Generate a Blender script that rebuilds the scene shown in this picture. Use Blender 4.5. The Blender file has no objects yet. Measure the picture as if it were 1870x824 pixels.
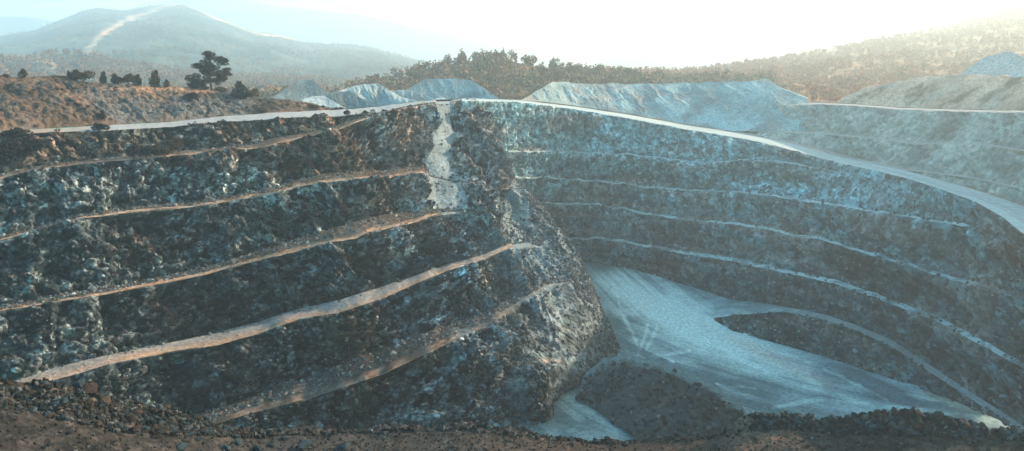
import bpy, math, random
import numpy as np
from mathutils import Vector, Matrix, Euler

random.seed(7)
rng = np.random.default_rng(7)
sc = bpy.context.scene
C = sc.collection

# ------------------------------------------------------------------ camera
FPX = 1218.0            # focal length in photograph pixels (1870 wide)
HORY = 150.0            # row of the horizon
PITCH = math.atan((412 - HORY) / FPX)
Z0 = 60.0               # camera above the pit floor
cam_d = bpy.data.cameras.new('camera')
cam_d.sensor_width = 36
cam_d.lens = FPX / 1870 * 36
cam_d.clip_start = 0.5
cam_d.clip_end = 20000
cam = bpy.data.objects.new('camera', cam_d)
cam.location = (0, 0, Z0)
cam.rotation_euler = (math.pi / 2 - PITCH, 0, 0)
C.objects.link(cam)
sc.camera = cam

# ------------------------------------------------------------------ light
SUN_AZ, SUN_EL = math.radians(71), math.radians(25)      # azimuth measured right of straight ahead
w = bpy.data.worlds.new('World')
sc.world = w
w.use_nodes = True
nt = w.node_tree
nt.nodes.clear()
sky = nt.nodes.new('ShaderNodeTexSky')
sky.sky_type = 'NISHITA'
sky.sun_disc = False
sky.sun_elevation = SUN_EL
sky.sun_rotation = SUN_AZ
sky.air_density = 1.0
sky.dust_density = 1.2
sky.ozone_density = 1.0
bgn = nt.nodes.new('ShaderNodeBackground')
bgn.inputs['Strength'].default_value = 0.12
wo = nt.nodes.new('ShaderNodeOutputWorld')
tint = nt.nodes.new('ShaderNodeVectorMath')      # the cool cast of this dusk air
tint.operation = 'MULTIPLY'
geo = nt.nodes.new('ShaderNodeNewGeometry')      # warmer towards the low sun, cooler away from it
dotn = nt.nodes.new('ShaderNodeVectorMath'); dotn.operation = 'DOT_PRODUCT'
dotn.inputs[1].default_value = (-math.sin(SUN_AZ) * math.cos(SUN_EL), -math.cos(SUN_AZ) * math.cos(SUN_EL), -math.sin(SUN_EL))
nt.links.new(geo.outputs['Incoming'], dotn.inputs[0])
mrg = nt.nodes.new('ShaderNodeMapRange'); mrg.interpolation_type = 'SMOOTHSTEP'
mrg.inputs['From Min'].default_value = -0.08; mrg.inputs['From Max'].default_value = 0.5
nt.links.new(dotn.outputs['Value'], mrg.inputs['Value'])
mxc = nt.nodes.new('ShaderNodeMix'); mxc.data_type = 'RGBA'
mxc.inputs['A'].default_value = (0.44, 1.12, 1.12, 1); mxc.inputs['B'].default_value = (0.40, 0.35, 0.27, 1)
nt.links.new(mrg.outputs[0], mxc.inputs['Factor'])
nt.links.new(mxc.outputs['Result'], tint.inputs[1])
nt.links.new(sky.outputs[0], tint.inputs[0])
nt.links.new(tint.outputs[0], bgn.inputs[0])
nt.links.new(bgn.outputs[0], wo.inputs[0])

sd = bpy.data.lights.new('sun', 'SUN')
sd.energy = 4.0
sd.angle = math.radians(0.6)
sd.color = (1.0, 0.69, 0.48)
sun = bpy.data.objects.new('sun', sd)
sdir = Vector((math.sin(SUN_AZ) * math.cos(SUN_EL), math.cos(SUN_AZ) * math.cos(SUN_EL), math.sin(SUN_EL)))
sun.rotation_euler = sdir.to_track_quat('Z', 'Y').to_euler()
sun.location = sdir * 300
C.objects.link(sun)

vs = sc.view_settings
vs.view_transform = 'Standard'
vs.look = 'None'
vs.exposure = 2.6
vs.gamma = 1.0
HAZE_DENSITY = 0.00054
HAZE_COLOR = (0.70, 0.92, 1.0)
HAZE_G = 0.45

sc.cycles.max_bounces = 6
sc.cycles.diffuse_bounces = 3
sc.cycles.volume_bounces = 1
sc.cycles.use_denoising = True
sc.cycles.volume_step_rate = 4

# ------------------------------------------------------------------ numeric helpers
def ray(x, y):
    """photo pixel -> azimuth, fall per metre of horizontal distance"""
    x = np.asarray(x, float); y = np.asarray(y, float)
    r = (x - 935) / FPX
    u = (412 - y) / FPX
    F = math.cos(PITCH) + u * math.sin(PITCH)
    up = u * math.cos(PITCH) - math.sin(PITCH)
    return np.arctan2(r, F), -up / np.hypot(r, F)

def proj(X, Y, Z):
    """world point (relative to camera) -> photo pixel"""
    c, s = math.cos(PITCH), math.sin(PITCH)
    f = Y * c - Z * s
    u = Y * s + Z * c
    f = np.maximum(f, 1e-3)
    return 935 + FPX * X / f, 412 - FPX * u / f

def smooth1(a, n):
    if n < 2: return a
    k = np.hanning(n + 2)[1:-1]; k /= k.sum()
    p = np.pad(a, (n, n), mode='edge')
    return np.convolve(p, k, mode='same')[n:-n]

def line(pts, az, sm=9):
    """picture-traced feature line -> fall ratio at each azimuth"""
    p = np.array(pts, float)
    a, r = ray(p[:, 0], p[:, 1])
    o = np.argsort(a)
    return smooth1(np.interp(az, a[o], r[o]), sm)

def dline(pts, az, sm=31):
    """(x, y, value) control points -> value at each azimuth"""
    p = np.array(pts, float)
    a, _ = ray(p[:, 0], p[:, 1])
    o = np.argsort(a)
    return smooth1(np.interp(az, a[o], p[o, 2]), sm)

def hash3(ix, iy, iz, seed):
    h = (ix.astype(np.uint32) * np.uint32(374761393) + iy.astype(np.uint32) * np.uint32(668265263)
         + iz.astype(np.uint32) * np.uint32(2147483647 - 1234567) + np.uint32((seed * 974634777) & 0xffffffff))
    h ^= h >> np.uint32(13); h *= np.uint32(1274126177)
    h ^= h >> np.uint32(16); h *= np.uint32(2246822519)
    h ^= h >> np.uint32(13)
    return h
def h01(h): return (h & np.uint32(0xffffff)).astype(np.float32) / np.float32(16777216.0)

def vnoise(x, y, z, seed=0):
    """smooth value noise, -1..1"""
    x0 = np.floor(x); y0 = np.floor(y); z0 = np.floor(z)
    fx = (x - x0).astype(np.float32); fy = (y - y0).astype(np.float32); fz = (z - z0).astype(np.float32)
    fx = fx * fx * (3 - 2 * fx); fy = fy * fy * (3 - 2 * fy); fz = fz * fz * (3 - 2 * fz)
    ix = x0.astype(np.int64); iy = y0.astype(np.int64); iz = z0.astype(np.int64)
    out = 0
    for dx in (0, 1):
        wx = fx if dx else 1 - fx
        for dy in (0, 1):
            wy = fy if dy else 1 - fy
            for dz in (0, 1):
                wz = fz if dz else 1 - fz
                out = out + wx * wy * wz * h01(hash3(ix + dx, iy + dy, iz + dz, seed))
    return out * 2 - 1

def fbm(x, y, z, s, octs=4, seed=0, gain=0.5):
    out = 0; a = 1; tot = 0
    for o in range(octs):
        out = out + a * vnoise(x / s, y / s, z / s, seed + o * 17)
        tot += a; a *= gain; s *= 0.49
    return out / tot

def facets(x, y, z, s, seed=0, tilt=1.0):
    """angular broken-rock relief: the upper hull of tilted planes, one per cell, meeting in creases. returns (relief, random id 0..1)"""
    px, py, pz = x / s, y / s, z / s
    bx = np.floor(px - .5).astype(np.int64); by = np.floor(py - .5).astype(np.int64); bz = np.floor(pz - .5).astype(np.int64)
    best = np.full(np.shape(px), -9e9, np.float32); idv = np.zeros(np.shape(px), np.float32)
    for dx in (0, 1):
        for dy in (0, 1):
            for dz in (0, 1):
                cx, cy, cz = bx + dx, by + dy, bz + dz
                h = hash3(cx, cy, cz, seed)
                a = h01(h); b = h01(h >> np.uint32(4)); c = h01(hash3(cx, cy, cz, seed + 5)); e = h01(hash3(cx, cy, cz, seed + 9))
                qx = (px - (cx + .5 + (a - .5) * .7)).astype(np.float32)
                qy = (py - (cy + .5 + (c - .5) * .7)).astype(np.float32)
                qz = (pz - (cz + .5 + (e - .5) * .7)).astype(np.float32)
                v = .75 * b + tilt * 1.5 * ((c - .5) * qx + (e - .5) * qy + (a - .5) * qz) - 1.5 * (qx * qx + qy * qy + qz * qz)
                m = v > best
                best = np.where(m, v, best); idv = np.where(m, b, idv)
    return (best - .25) * 1.25, idv

def sstep(a, b, x):
    t = np.clip((x - a) / (b - a), 0, 1)
    return t * t * (3 - 2 * t)

def blob(px, py, cx, cy, rx, ry, ang=0.0, soft=0.5):
    c, s = math.cos(ang), math.sin(ang)
    dx, dy = px - cx, py - cy
    q = np.hypot((dx * c + dy * s) / rx, (-dx * s + dy * c) / ry)
    return 1 - sstep(1 - soft, 1 + soft, q)

def polydist(px, py, pts):
    """distance, signed side and arc position to a polyline (any 2D units)"""
    p = np.array(pts, float)
    best = np.full(px.shape, 1e9); side = np.zeros(px.shape); arc = np.zeros(px.shape); acc = 0
    for (x0, y0), (x1, y1) in zip(p[:-1], p[1:]):
        L = math.hypot(x1 - x0, y1 - y0); ux, uy = (x1 - x0) / L, (y1 - y0) / L
        t = np.clip((px - x0) * ux + (py - y0) * uy, 0, L)
        ex, ey = px - x0 - ux * t, py - y0 - uy * t
        d = np.hypot(ex, ey); m = d < best
        best = np.where(m, d, best); side = np.where(m, ux * ey - uy * ex, side); arc = np.where(m, acc + t, arc); acc += L
    return best, side, arc

def mix(a, b, t):
    t = np.asarray(t)[..., None]
    return np.asarray(a) * (1 - t) + np.asarray(b) * t

# ------------------------------------------------------------------ materials
def N(nt, typ, **kw):
    n = nt.nodes.new(typ)
    for k, v in kw.items(): setattr(n, k, v)
    return n

def rock_mat(name, fine=2.2, contrast=0.55, bump=0.5, chip=0.0, rough=0.92, stretch=(1, 1, 1), bscale=1.0, big_chip=0.0):
    """colour comes from the stone's own 'Col' attribute, broken up by grain at several scales"""
    m = bpy.data.materials.new(name); m.use_nodes = True
    nt = m.node_tree; nt.nodes.clear()
    out = N(nt, 'ShaderNodeOutputMaterial'); bs = N(nt, 'ShaderNodeBsdfPrincipled')
    bs.inputs['Roughness'].default_value = rough
    bs.inputs['Specular IOR Level'].default_value = 0.03
    at = N(nt, 'ShaderNodeAttribute', attribute_name='Col')
    tc = N(nt, 'ShaderNodeTexCoord'); mp = N(nt, 'ShaderNodeMapping'); mp.inputs['Scale'].default_value = stretch
    nt.links.new(tc.outputs['Object'], mp.inputs[0])
    n1 = N(nt, 'ShaderNodeTexNoise'); n1.inputs['Scale'].default_value = fine; n1.inputs['Detail'].default_value = 5; n1.inputs['Roughness'].default_value = 0.65
    nt.links.new(mp.outputs[0], n1.inputs['Vector'])
    mr = N(nt, 'ShaderNodeMapRange'); mr.inputs['From Min'].default_value = .3; mr.inputs['From Max'].default_value = .7
    mr.inputs['To Min'].default_value = 1 - contrast; mr.inputs['To Max'].default_value = 1 + contrast
    nt.links.new(n1.outputs['Fac'], mr.inputs['Value'])
    mul = N(nt, 'ShaderNodeVectorMath', operation='SCALE')
    nt.links.new(at.outputs['Color'], mul.inputs[0]); nt.links.new(mr.outputs[0], mul.inputs['Scale'])
    col = mul.outputs[0]
    vo = N(nt, 'ShaderNodeTexVoronoi'); vo.inputs['Scale'].default_value = fine * 0.9
    nt.links.new(mp.outputs[0], vo.inputs['Vector'])
    if chip > 0:
        sep = N(nt, 'ShaderNodeSeparateColor'); nt.links.new(vo.outputs['Color'], sep.inputs[0])
        cr = N(nt, 'ShaderNodeMapRange'); cr.inputs['From Min'].default_value = 0.0; cr.inputs['From Max'].default_value = 1.0
        cr.inputs['To Min'].default_value = 1 - chip; cr.inputs['To Max'].default_value = 1 + chip
        nt.links.new(sep.outputs[0], cr.inputs['Value'])
        m2 = N(nt, 'ShaderNodeVectorMath', operation='SCALE')
        nt.links.new(col, m2.inputs[0]); nt.links.new(cr.outputs[0], m2.inputs['Scale']); col = m2.outputs[0]
        if big_chip > 0:
            nd = N(nt, 'ShaderNodeTexNoise'); nd.inputs['Scale'].default_value = fine * .5; nd.inputs['Detail'].default_value = 3
            nt.links.new(mp.outputs[0], nd.inputs['Vector'])
            ad = N(nt, 'ShaderNodeVectorMath', operation='MULTIPLY_ADD'); ad.inputs[1].default_value = (1.2, 1.2, 1.2)
            nt.links.new(nd.outputs['Color'], ad.inputs[0]); nt.links.new(mp.outputs[0], ad.inputs[2])
            v2 = N(nt, 'ShaderNodeTexVoronoi'); v2.inputs['Scale'].default_value = fine * .42
            nt.links.new(ad.outputs[0], v2.inputs['Vector'])
            s2 = N(nt, 'ShaderNodeSeparateColor'); nt.links.new(v2.outputs['Color'], s2.inputs[0])
            c2 = N(nt, 'ShaderNodeMapRange'); c2.inputs['From Min'].default_value = .1; c2.inputs['From Max'].default_value = .95
            c2.inputs['To Min'].default_value = 1 - big_chip; c2.inputs['To Max'].default_value = 1 + big_chip * 1.3
            nt.links.new(s2.outputs[1], c2.inputs['Value'])
            m3 = N(nt, 'ShaderNodeVectorMath', operation='SCALE')
            nt.links.new(col, m3.inputs[0]); nt.links.new(c2.outputs[0], m3.inputs['Scale']); col = m3.outputs[0]
    nt.links.new(col, bs.inputs['Base Color'])
    if bump > 0:
        add = N(nt, 'ShaderNodeMath', operation='ADD')
        nt.links.new(n1.outputs['Fac'], add.inputs[0])
        sc_ = N(nt, 'ShaderNodeMath', operation='MULTIPLY'); sc_.inputs[1].default_value = 0.35
        nt.links.new(vo.outputs['Distance'], sc_.inputs[0]); nt.links.new(sc_.outputs[0], add.inputs[1])
        bp = N(nt, 'ShaderNodeBump'); bp.inputs['Strength'].default_value = bump; bp.inputs['Distance'].default_value = 0.5 * bscale
        nt.links.new(add.outputs[0], bp.inputs['Height']); nt.links.new(bp.outputs[0], bs.inputs['Normal'])
    nt.links.new(bs.outputs[0], out.inputs[0])
    return m

def plain_mat(name, c1, c2, scale=1.0, rough=0.9, bump=0.3, rnd=0.0):
    m = bpy.data.materials.new(name); m.use_nodes = True
    nt = m.node_tree; bs = nt.nodes['Principled BSDF']
    bs.inputs['Roughness'].default_value = rough; bs.inputs['Specular IOR Level'].default_value = 0.05
    tc = N(nt, 'ShaderNodeTexCoord')
    n1 = N(nt, 'ShaderNodeTexNoise'); n1.inputs['Scale'].default_value = scale; n1.inputs['Detail'].default_value = 6; n1.inputs['Roughness'].default_value = .7
    nt.links.new(tc.outputs['Object'], n1.inputs['Vector'])
    rp = N(nt, 'ShaderNodeValToRGB')
    rp.color_ramp.elements[0].position = .35; rp.color_ramp.elements[0].color = (*c1, 1)
    rp.color_ramp.elements[1].position = .65; rp.color_ramp.elements[1].color = (*c2, 1)
    nt.links.new(n1.outputs['Fac'], rp.inputs[0])
    col = rp.outputs[0]
    if rnd:
        oi = N(nt, 'ShaderNodeObjectInfo'); mr = N(nt, 'ShaderNodeMapRange')
        mr.inputs['To Min'].default_value = 1 - rnd; mr.inputs['To Max'].default_value = 1 + rnd
        nt.links.new(oi.outputs['Random'], mr.inputs['Value'])
        mu = N(nt, 'ShaderNodeVectorMath', operation='SCALE'); nt.links.new(col, mu.inputs[0]); nt.links.new(mr.outputs[0], mu.inputs['Scale']); col = mu.outputs[0]
    nt.links.new(col, bs.inputs['Base Color'])
    if bump:
        bp = N(nt, 'ShaderNodeBump'); bp.inputs['Strength'].default_value = bump; bp.inputs['Distance'].default_value = 0.2
        nt.links.new(n1.outputs['Fac'], bp.inputs['Height']); nt.links.new(bp.outputs[0], bs.inputs['Normal'])
    return m

M_ROCK_R = rock_mat('hazy_quarry_rock', fine=1.2, contrast=0.45, bump=0.8, chip=0.4, big_chip=0.45)
M_ROCK_P = rock_mat('pale_hazed_rock', fine=1.1, contrast=0.28, bump=0.45, chip=0.15, big_chip=0.15)  # soft, low-contrast grain stands in for haze over the upper right faces
M_ROCK = rock_mat('broken_quarry_rock', fine=1.5, contrast=0.6, bump=1.0, chip=0.75, big_chip=0.8)
M_ROAD = rock_mat('packed_dust', fine=1.2, contrast=0.22, bump=0.25, chip=0.08)
M_FLOOR = rock_mat('pit_floor_dust', fine=1.5, contrast=0.38, bump=0.45, chip=0.12)
M_SOIL = rock_mat('dry_soil', fine=1.4, contrast=0.45, bump=0.6, chip=0.25)
M_HEAP = rock_mat('crushed_stone', fine=1.6, contrast=0.34, bump=0.5, chip=0.18)
M_FAR = rock_mat('far_scrub_hill', fine=0.06, contrast=0.45, bump=0.0, chip=0.0)
M_STONE = plain_mat('loose_stone', (.009, .012, .014), (.052, .062, .065), 1.6, rnd=0.35, bump=.5)
M_STONE_BROWN = plain_mat('loose_stone_brown', (.012, .010, .009), (.050, .038, .031), 1.6, rnd=0.3, bump=.5)
M_STONE_TEAL = plain_mat('blue_grey_block', (.010, .020, .025), (.030, .050, .060), 1.2, rnd=0.15, bump=.6)
M_BARK = plain_mat('bark', (.03, .02, .014), (.08, .055, .04), 3.0)
M_PINE = plain_mat('pine_foliage', (.012, .010, .006), (.045, .032, .020), 1.0, bump=0)
M_BUSH = plain_mat('dry_bush_foliage', (.024, .018, .012), (.085, .056, .035), 1.0, rnd=.3, bump=0)
M_BUSH_DK = plain_mat('dark_bush_foliage', (.007, .008, .007), (.028, .022, .016), 1.0, rnd=.3, bump=0)
M_TREE_WARM = plain_mat('sunlit_woodland_foliage', (.15, .065, .032), (.40, .19, .095), .5, rnd=.35, bump=0)  # autumn leaf colour, brightened to stand in for backlit glow
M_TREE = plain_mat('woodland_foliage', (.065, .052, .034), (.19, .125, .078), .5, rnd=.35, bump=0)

# ------------------------------------------------------------------ mesh helpers
def mesh_from(name, V, faces, mat, cols=None, smooth=False, parent=None):
    me = bpy.data.meshes.new(name)
    F = np.asarray(faces, np.int32); k = F.shape[1]
    me.vertices.add(len(V)); me.vertices.foreach_set('co', np.ascontiguousarray(V, np.float32).ravel())
    me.loops.add(F.size); me.loops.foreach_set('vertex_index', F.ravel())
    me.polygons.add(len(F)); me.polygons.foreach_set('loop_start', np.arange(0, F.size, k, dtype=np.int32))
    me.polygons.foreach_set('loop_total', np.full(len(F), k, np.int32))
    me.update(calc_edges=True)
    me.polygons.foreach_set('use_smooth', np.full(len(F), bool(smooth)))
    if cols is not None:
        a = me.color_attributes.new('Col', 'FLOAT_COLOR', 'POINT')
        c4 = np.ones((len(V), 4), np.float32); c4[:, :3] = np.clip(cols, 0.004, .9)
        a.data.foreach_set('color', c4.ravel())
    me.materials.append(mat)
    o = bpy.data.objects.new(name, me); C.objects.link(o)
    if parent is not None: o.parent = parent
    return o

def tag(o, label=None, cat=None, group=None, kind=None):
    if label: o['label'] = label
    if cat: o['category'] = cat
    if group: o['group'] = group
    if kind: o['kind'] = kind
    return o

SURF = []        # (name, px, py, P(world), normal) of every terrain grid, to stand things on

def solve(az, ratios, slopes, d0, z_end=None, smin=0.15):
    """walk from the top line down; each strip has its own slope; face slopes are scaled so that the last line ends at z_end"""
    n = len(az)
    def run(k):
        d = d0.copy(); ds = [d]
        for i in range(1, len(ratios)):
            s = slopes[i - 1]
            s = np.full(n, 1.0) * s
            s = np.where(s > 0.2, s * k, s)
            d = d * (s + ratios[i - 1]) / (s + ratios[i]); ds.append(d)
        return ds
    if z_end is None: ds = run(np.ones(n))
    else:
        lo = np.full(n, smin); hi = np.full(n, 12.0)
        for _ in range(30):
            k = (lo + hi) / 2
            zb = -ratios[-1] * run(k)[-1]
            # steeper -> farther toe -> lower
            m = zb < z_end
            hi = np.where(m, k, hi); lo = np.where(m, lo, k)
        k = smooth1((lo + hi) / 2, 61)
        ds = [smooth1(d, 45) for d in run(k)]
    return ds

class Grid:
    """rows of key lines over azimuth columns, subdivided, displaced and cut into strips"""
    def __init__(self, az, ratios, ds, pxstep=1.5):
        self.az = az
        z = [-r * d for r, d in zip(ratios, ds)]
        D = []; Z = []; self.key = [0]; S = []
        for k in range(len(ratios) - 1):
            gap = np.percentile(np.abs(ratios[k + 1] - ratios[k]), 92) * FPX
            phys = np.percentile(np.hypot(ds[k + 1] - ds[k], z[k + 1] - z[k]), 80)
            n = max(2, int(gap / pxstep)); n = min(n, 260)
            t = np.linspace(0, 1, n, endpoint=False)
            for q in t:
                D.append(ds[k] * (1 - q) + ds[k + 1] * q); Z.append(z[k] * (1 - q) + z[k + 1] * q); S.append((k, q))
            self.key.append(len(D))
        D.append(ds[-1]); Z.append(z[-1]); S.append((len(ratios) - 1, 0.0))
        self.D = np.array(D); self.Z = np.array(Z); self.strip = np.array([s[0] for s in S]); self.q = np.array([s[1] for s in S])
        self.A = np.broadcast_to(az, self.D.shape)
        self.X = self.D * np.sin(self.A); self.Y = self.D * np.cos(self.A)
        self.px, self.py = proj(self.X, self.Y, self.Z)
    def displace(self, nx, ny, nz, amt):
        self.X = self.X + nx * amt; self.Y = self.Y + ny * amt; self.Z = self.Z + nz * amt
    def wallnormal(self, row, win=61):
        x = smooth1(self.X[row], win); y = smooth1(self.Y[row], win)
        tx = np.gradient(x); ty = np.gradient(y); L = np.hypot(tx, ty) + 1e-9
        nx, ny = ty / L, -tx / L
        return nx, ny      # points toward the pit when azimuth grows to the right
    def arclen(self, row):
        x = smooth1(self.X[row], 61); y = smooth1(self.Y[row], 61)
        return np.concatenate([[0], np.cumsum(np.hypot(np.diff(x), np.diff(y)))])[None]
    def emit(self, name, r0, r1, mat, col, smooth=False, label=None, register=True, kind='structure', parent=None, mask=None):
        sl = slice(r0, r1 + 1)
        X, Y, Z = self.X[sl], self.Y[sl], self.Z[sl]
        nr, nc = X.shape
        V = np.stack([X, Y, Z + Z0], -1).reshape(-1, 3)
        idx = np.arange(nr * nc).reshape(nr, nc)
        a = idx[:-1, :-1].ravel(); b = idx[:-1, 1:].ravel(); c = idx[1:, 1:].ravel(); d = idx[1:, :-1].ravel()
        F = np.stack([a, d, c, b], 1)
        e1 = V[c] - V[a]; e2 = V[d] - V[b]
        area = np.linalg.norm(np.cross(e1, e2), axis=1) * .5
        keep = area > 2e-5
        if mask is not None:
            mk = mask[sl].ravel(); keep &= mk[a] & mk[c]
        F = F[keep]
        if len(F) == 0: return None
        used = np.unique(F); rm = np.full(len(V), -1, np.int64); rm[used] = np.arange(len(used))
        F = rm[F]; V2 = V[used]; cc = col[sl].reshape(-1, 3)[used]
        o = mesh_from(name, V2, F, mat, cc, smooth, parent)
        if parent is None: tag(o, label, kind=kind)
        if register:
            SURF.append((name, self.px[sl].ravel()[used], self.py[sl].ravel()[used], V2))
        return o

def spot(px, py, names=None):
    """the modelled surface point that shows at a photo pixel (nearest one to the camera)"""
    best = None
    for nm, sx, sy, P in SURF:
        if names and nm not in names: continue
        d = np.abs(sx - px) + np.abs(sy - py)
        i = int(np.argmin(d))
        if d[i] > 9: continue
        dist = P[i][0] ** 2 + P[i][1] ** 2
        if best is None or dist < best[0] - 200: best = (dist, P[i])
    if best is None: return None
    return Vector([float(v) for v in best[1]])

# ================================================================== LEFT WALL
L_az = np.linspace(ray(-190, 500)[0], ray(1165, 560)[0], 1150)
az = L_az
S_px = [(-500, -999), (856, -999), (862, 179.6), (872, 184), (884, 196), (905, 240), (930, 305), (985, 370), (1020, 415), (1050, 456), (1075, 500), (1098, 560), (1120, 610), (1137, 650), (1170, 700)]
p = np.array(S_px, float); sa, sr = ray(p[:, 0], p[:, 1]); sr[:2] = -9
S_r = np.interp(az, sa, sr); S_r = np.where(az < sa[2], -9, S_r)
RI = line([(-190, 250), (-100, 247), (60, 237), (180, 230), (300, 224), (400, 214), (500, 206), (600, 201), (690, 195), (740, 188), (790, 183), (870, 180)], az)
RO = line([(-190, 253), (-100, 251), (0, 247), (60, 243), (180, 238), (300, 232), (400, 223), (520, 215), (600, 213), (690, 206), (740, 194), (790, 187), (840, 183), (870, 181)], az)
T1 = line([(-190, 346), (-100, 337), (0, 318), (100, 298), (200, 288), (300, 278), (400, 270), (460, 263), (500, 252), (560, 243), (610, 230), (650, 217), (690, 208), (740, 196), (790, 190), (870, 186)], az)
C1 = line([(-190, 356), (-100, 346), (0, 326), (100, 305), (200, 295), (300, 286), (400, 278), (470, 271), (520, 258), (570, 249), (610, 238), (650, 223), (690, 210), (740, 197), (790, 191), (870, 187)], az)
T2 = line([(-190, 475), (-100, 455), (0, 432), (60, 417), (150, 393), (250, 378), (350, 370), (430, 358), (500, 342), (550, 328), (600, 318), (700, 312), (765, 303), (800, 300), (900, 320)], az)
C2 = line([(-190, 484), (-100, 464), (0, 440), (60, 424), (150, 400), (250, 385), (350, 378), (430, 366), (500, 352), (550, 339), (600, 331), (700, 325), (765, 316), (800, 322), (900, 345)], az)
T3 = line([(-190, 640), (-100, 600), (0, 560), (60, 550), (120, 538), (200, 525), (300, 505), (350, 494), (400, 482), (450, 466), (520, 446), (600, 420), (660, 402), (700, 393), (760, 388), (800, 381), (830, 378), (900, 385), (980, 405)], az)
C3 = line([(-190, 655), (-100, 612), (0, 569), (60, 560), (120, 549), (200, 536), (300, 517), (350, 507), (400, 495), (450, 481), (520, 464), (600, 444), (655, 433), (672, 424), (700, 420), (760, 405), (800, 391), (830, 386), (900, 400), (980, 420)], az, 5)
T4 = line([(-190, 760), (-60, 725), (0, 703), (50, 688), (100, 672), (150, 659), (200, 648), (260, 636), (330, 622), (400, 607), (470, 588), (550, 563), (620, 548), (690, 526), (760, 502), (830, 478), (880, 466), (930, 445), (1000, 440), (1060, 500)], az)
C4 = line([(-190, 790), (-60, 748), (0, 722), (50, 706), (100, 694), (150, 681), (200, 665), (300, 645), (400, 630), (470, 610), (550, 582), (620, 572), (700, 545), (760, 518), (830, 490), (880, 475), (930, 453), (1000, 448), (1060, 510)], az)
T5 = line([(-190, 960), (0, 880), (200, 812), (340, 765), (400, 745), (470, 722), (560, 690), (640, 662), (700, 638), (760, 614), (820, 594), (880, 575), (920, 555), (960, 532), (1000, 512), (1040, 505), (1080, 560), (1130, 640)], az)
C5 = line([(-190, 990), (0, 905), (200, 840), (340, 795), (400, 772), (470, 752), (560, 729), (640, 703), (700, 683), (760, 655), (820, 626), (880, 600), (920, 575), (960, 548), (1000, 522), (1040, 515), (1080, 570), (1130, 645)], az)
BT = line([(-190, 1060), (0, 960), (200, 890), (340, 830), (500, 790), (600, 780), (700, 790), (830, 796), (900, 796), (965, 790), (1010, 764), (1040, 735), (1062, 706), (1088, 688), (1110, 672), (1135, 655), (1170, 700)], az, 21)
def pinch(T, C_, xa, xb):
    t = sstep(ray(xa, 400)[0], ray(xb, 400)[0], az)
    return T * (1 - t) + (C_ - .0006) * t
T1 = pinch(T1, C1, 660, 700); T2 = pinch(T2, C2, 765, 800); T3 = pinch(T3, C3, 815, 850); T4 = pinch(T4, C4, 955, 990); T5 = pinch(T5, C5, 1015, 1060)
rat = [RI, RO, T1, C1, T2, C2, T3, C3, T4, C4, T5, C5, BT]
for i in range(1, len(rat)): rat[i] = np.maximum(rat[i], rat[i - 1] + 0.0004)
Ssm = np.where(S_r < -1, -9, S_r)
j = int(np.argmax(Ssm > -1)); Ssm[j:] = smooth1(Ssm[j:], 15)
jag = vnoise(az * 40, az * 0, az * 0, 3) * 0.004 + vnoise(az * 130, az * 0, az * 0, 4) * 0.002
Ssm = np.where(Ssm > -1, Ssm + jag * sstep(ray(880, 200)[0], ray(920, 300)[0], az), Ssm)
rat = [np.maximum(r, Ssm + 0.0002 * i) for i, r in enumerate(rat)]
d0 = dline([(-190, 250, 150), (-100, 250, 152), (0, 245, 155), (60, 240, 157), (180, 235, 161), (300, 228, 167), (400, 218, 174), (500, 210, 180), (600, 205, 188), (690, 200, 195), (740, 190, 200), (790, 185, 205), (860, 182, 213),
            (880, 192, 207), (905, 240, 196), (930, 305, 184), (985, 370, 171), (1020, 415, 163), (1050, 456, 157), (1075, 500, 152), (1098, 560, 149), (1120, 610, 147), (1137, 650, 146), (1170, 700, 140)], az, 41)
ftop = 0.9
slopes = [0.01, 0.65, 0.02, 0.95, 0.05, 1.2, 0.06, 1.6, 0.03, 1.6, 0.12, 1.8]
zl = solve(az, rat, slopes, d0, -60.0)
L_ds = zl
# the hidden far side of the spur drops away behind its ridge
back_on = sstep(ray(880, 200)[0], ray(930, 300)[0], az)
G = Grid(az, rat, zl, 1.35)
LROWS = G.key
nx, ny = G.wallnormal(LROWS[7], 121)
NX = np.broadcast_to(nx * .87, G.D.shape); NY = np.broadcast_to(ny * .87, G.D.shape)
face = np.isin(G.strip, [1, 3, 5, 7, 9, 11])
q = np.where(face, G.q, 0.0)
edge = np.where(face, np.minimum(sstep(0, .08, q) * .85 + .15, sstep(0, .10, 1 - q) * .7 + .3), 0.10)[:, None]
wl = np.ones(len(G.q))
X, Y, Z = G.X, G.Y, G.Z
# thin strips keep less relief
gaps = np.zeros(G.D.shape)
for k in range(12):
    r0, r1 = LROWS[k], LROWS[k + 1]
    gaps[r0:r1] = np.abs(G.Z[r1] - G.Z[r0])[None, :]
thin = np.clip(gaps / 6.0, 0, 1)
wx0 = vnoise(X / 5, Y / 5, Z / 5, 95) * 1.5
along = np.broadcast_to(G.arclen(LROWS[7]), X.shape)
gull = fbm((along + Z * .9 + wx0), X * 0, Z * .12, 5.0, 3, 11)
gull = np.clip(1 - 4.2 * np.abs(gull), -1.2, 1)
gw = sstep(430, 620, G.px) * (1 - .5 * sstep(1000, 1080, G.px)) * (1 - sstep(520, 640, G.py))
gw = np.clip(gw + .15, 0, 1) * (1 - .6 * sstep(18, 0, G.py - 196) * (G.px > 560))
big = fbm(X, Y, Z * .5, 16, 4, 21)
wx_, wy_, wz_ = vnoise(X / 2.2, Y / 2.2, Z / 2.2, 91) * 1.0, vnoise(X / 2.2, Y / 2.2, Z / 2.2, 92) * 1.0, vnoise(X / 2.5, Y / 2.5, Z / 2.5, 93) * .8
f0, id0 = facets(X + wx_ * 2, Y + wy_ * 2, (Z + wz_) * .9, 8.0, 29, 1.2)
f1, id1 = facets(X + wx_, Y + wy_, (Z + wz_) * 1.5, 3.6, 31, 1.5)
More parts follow.
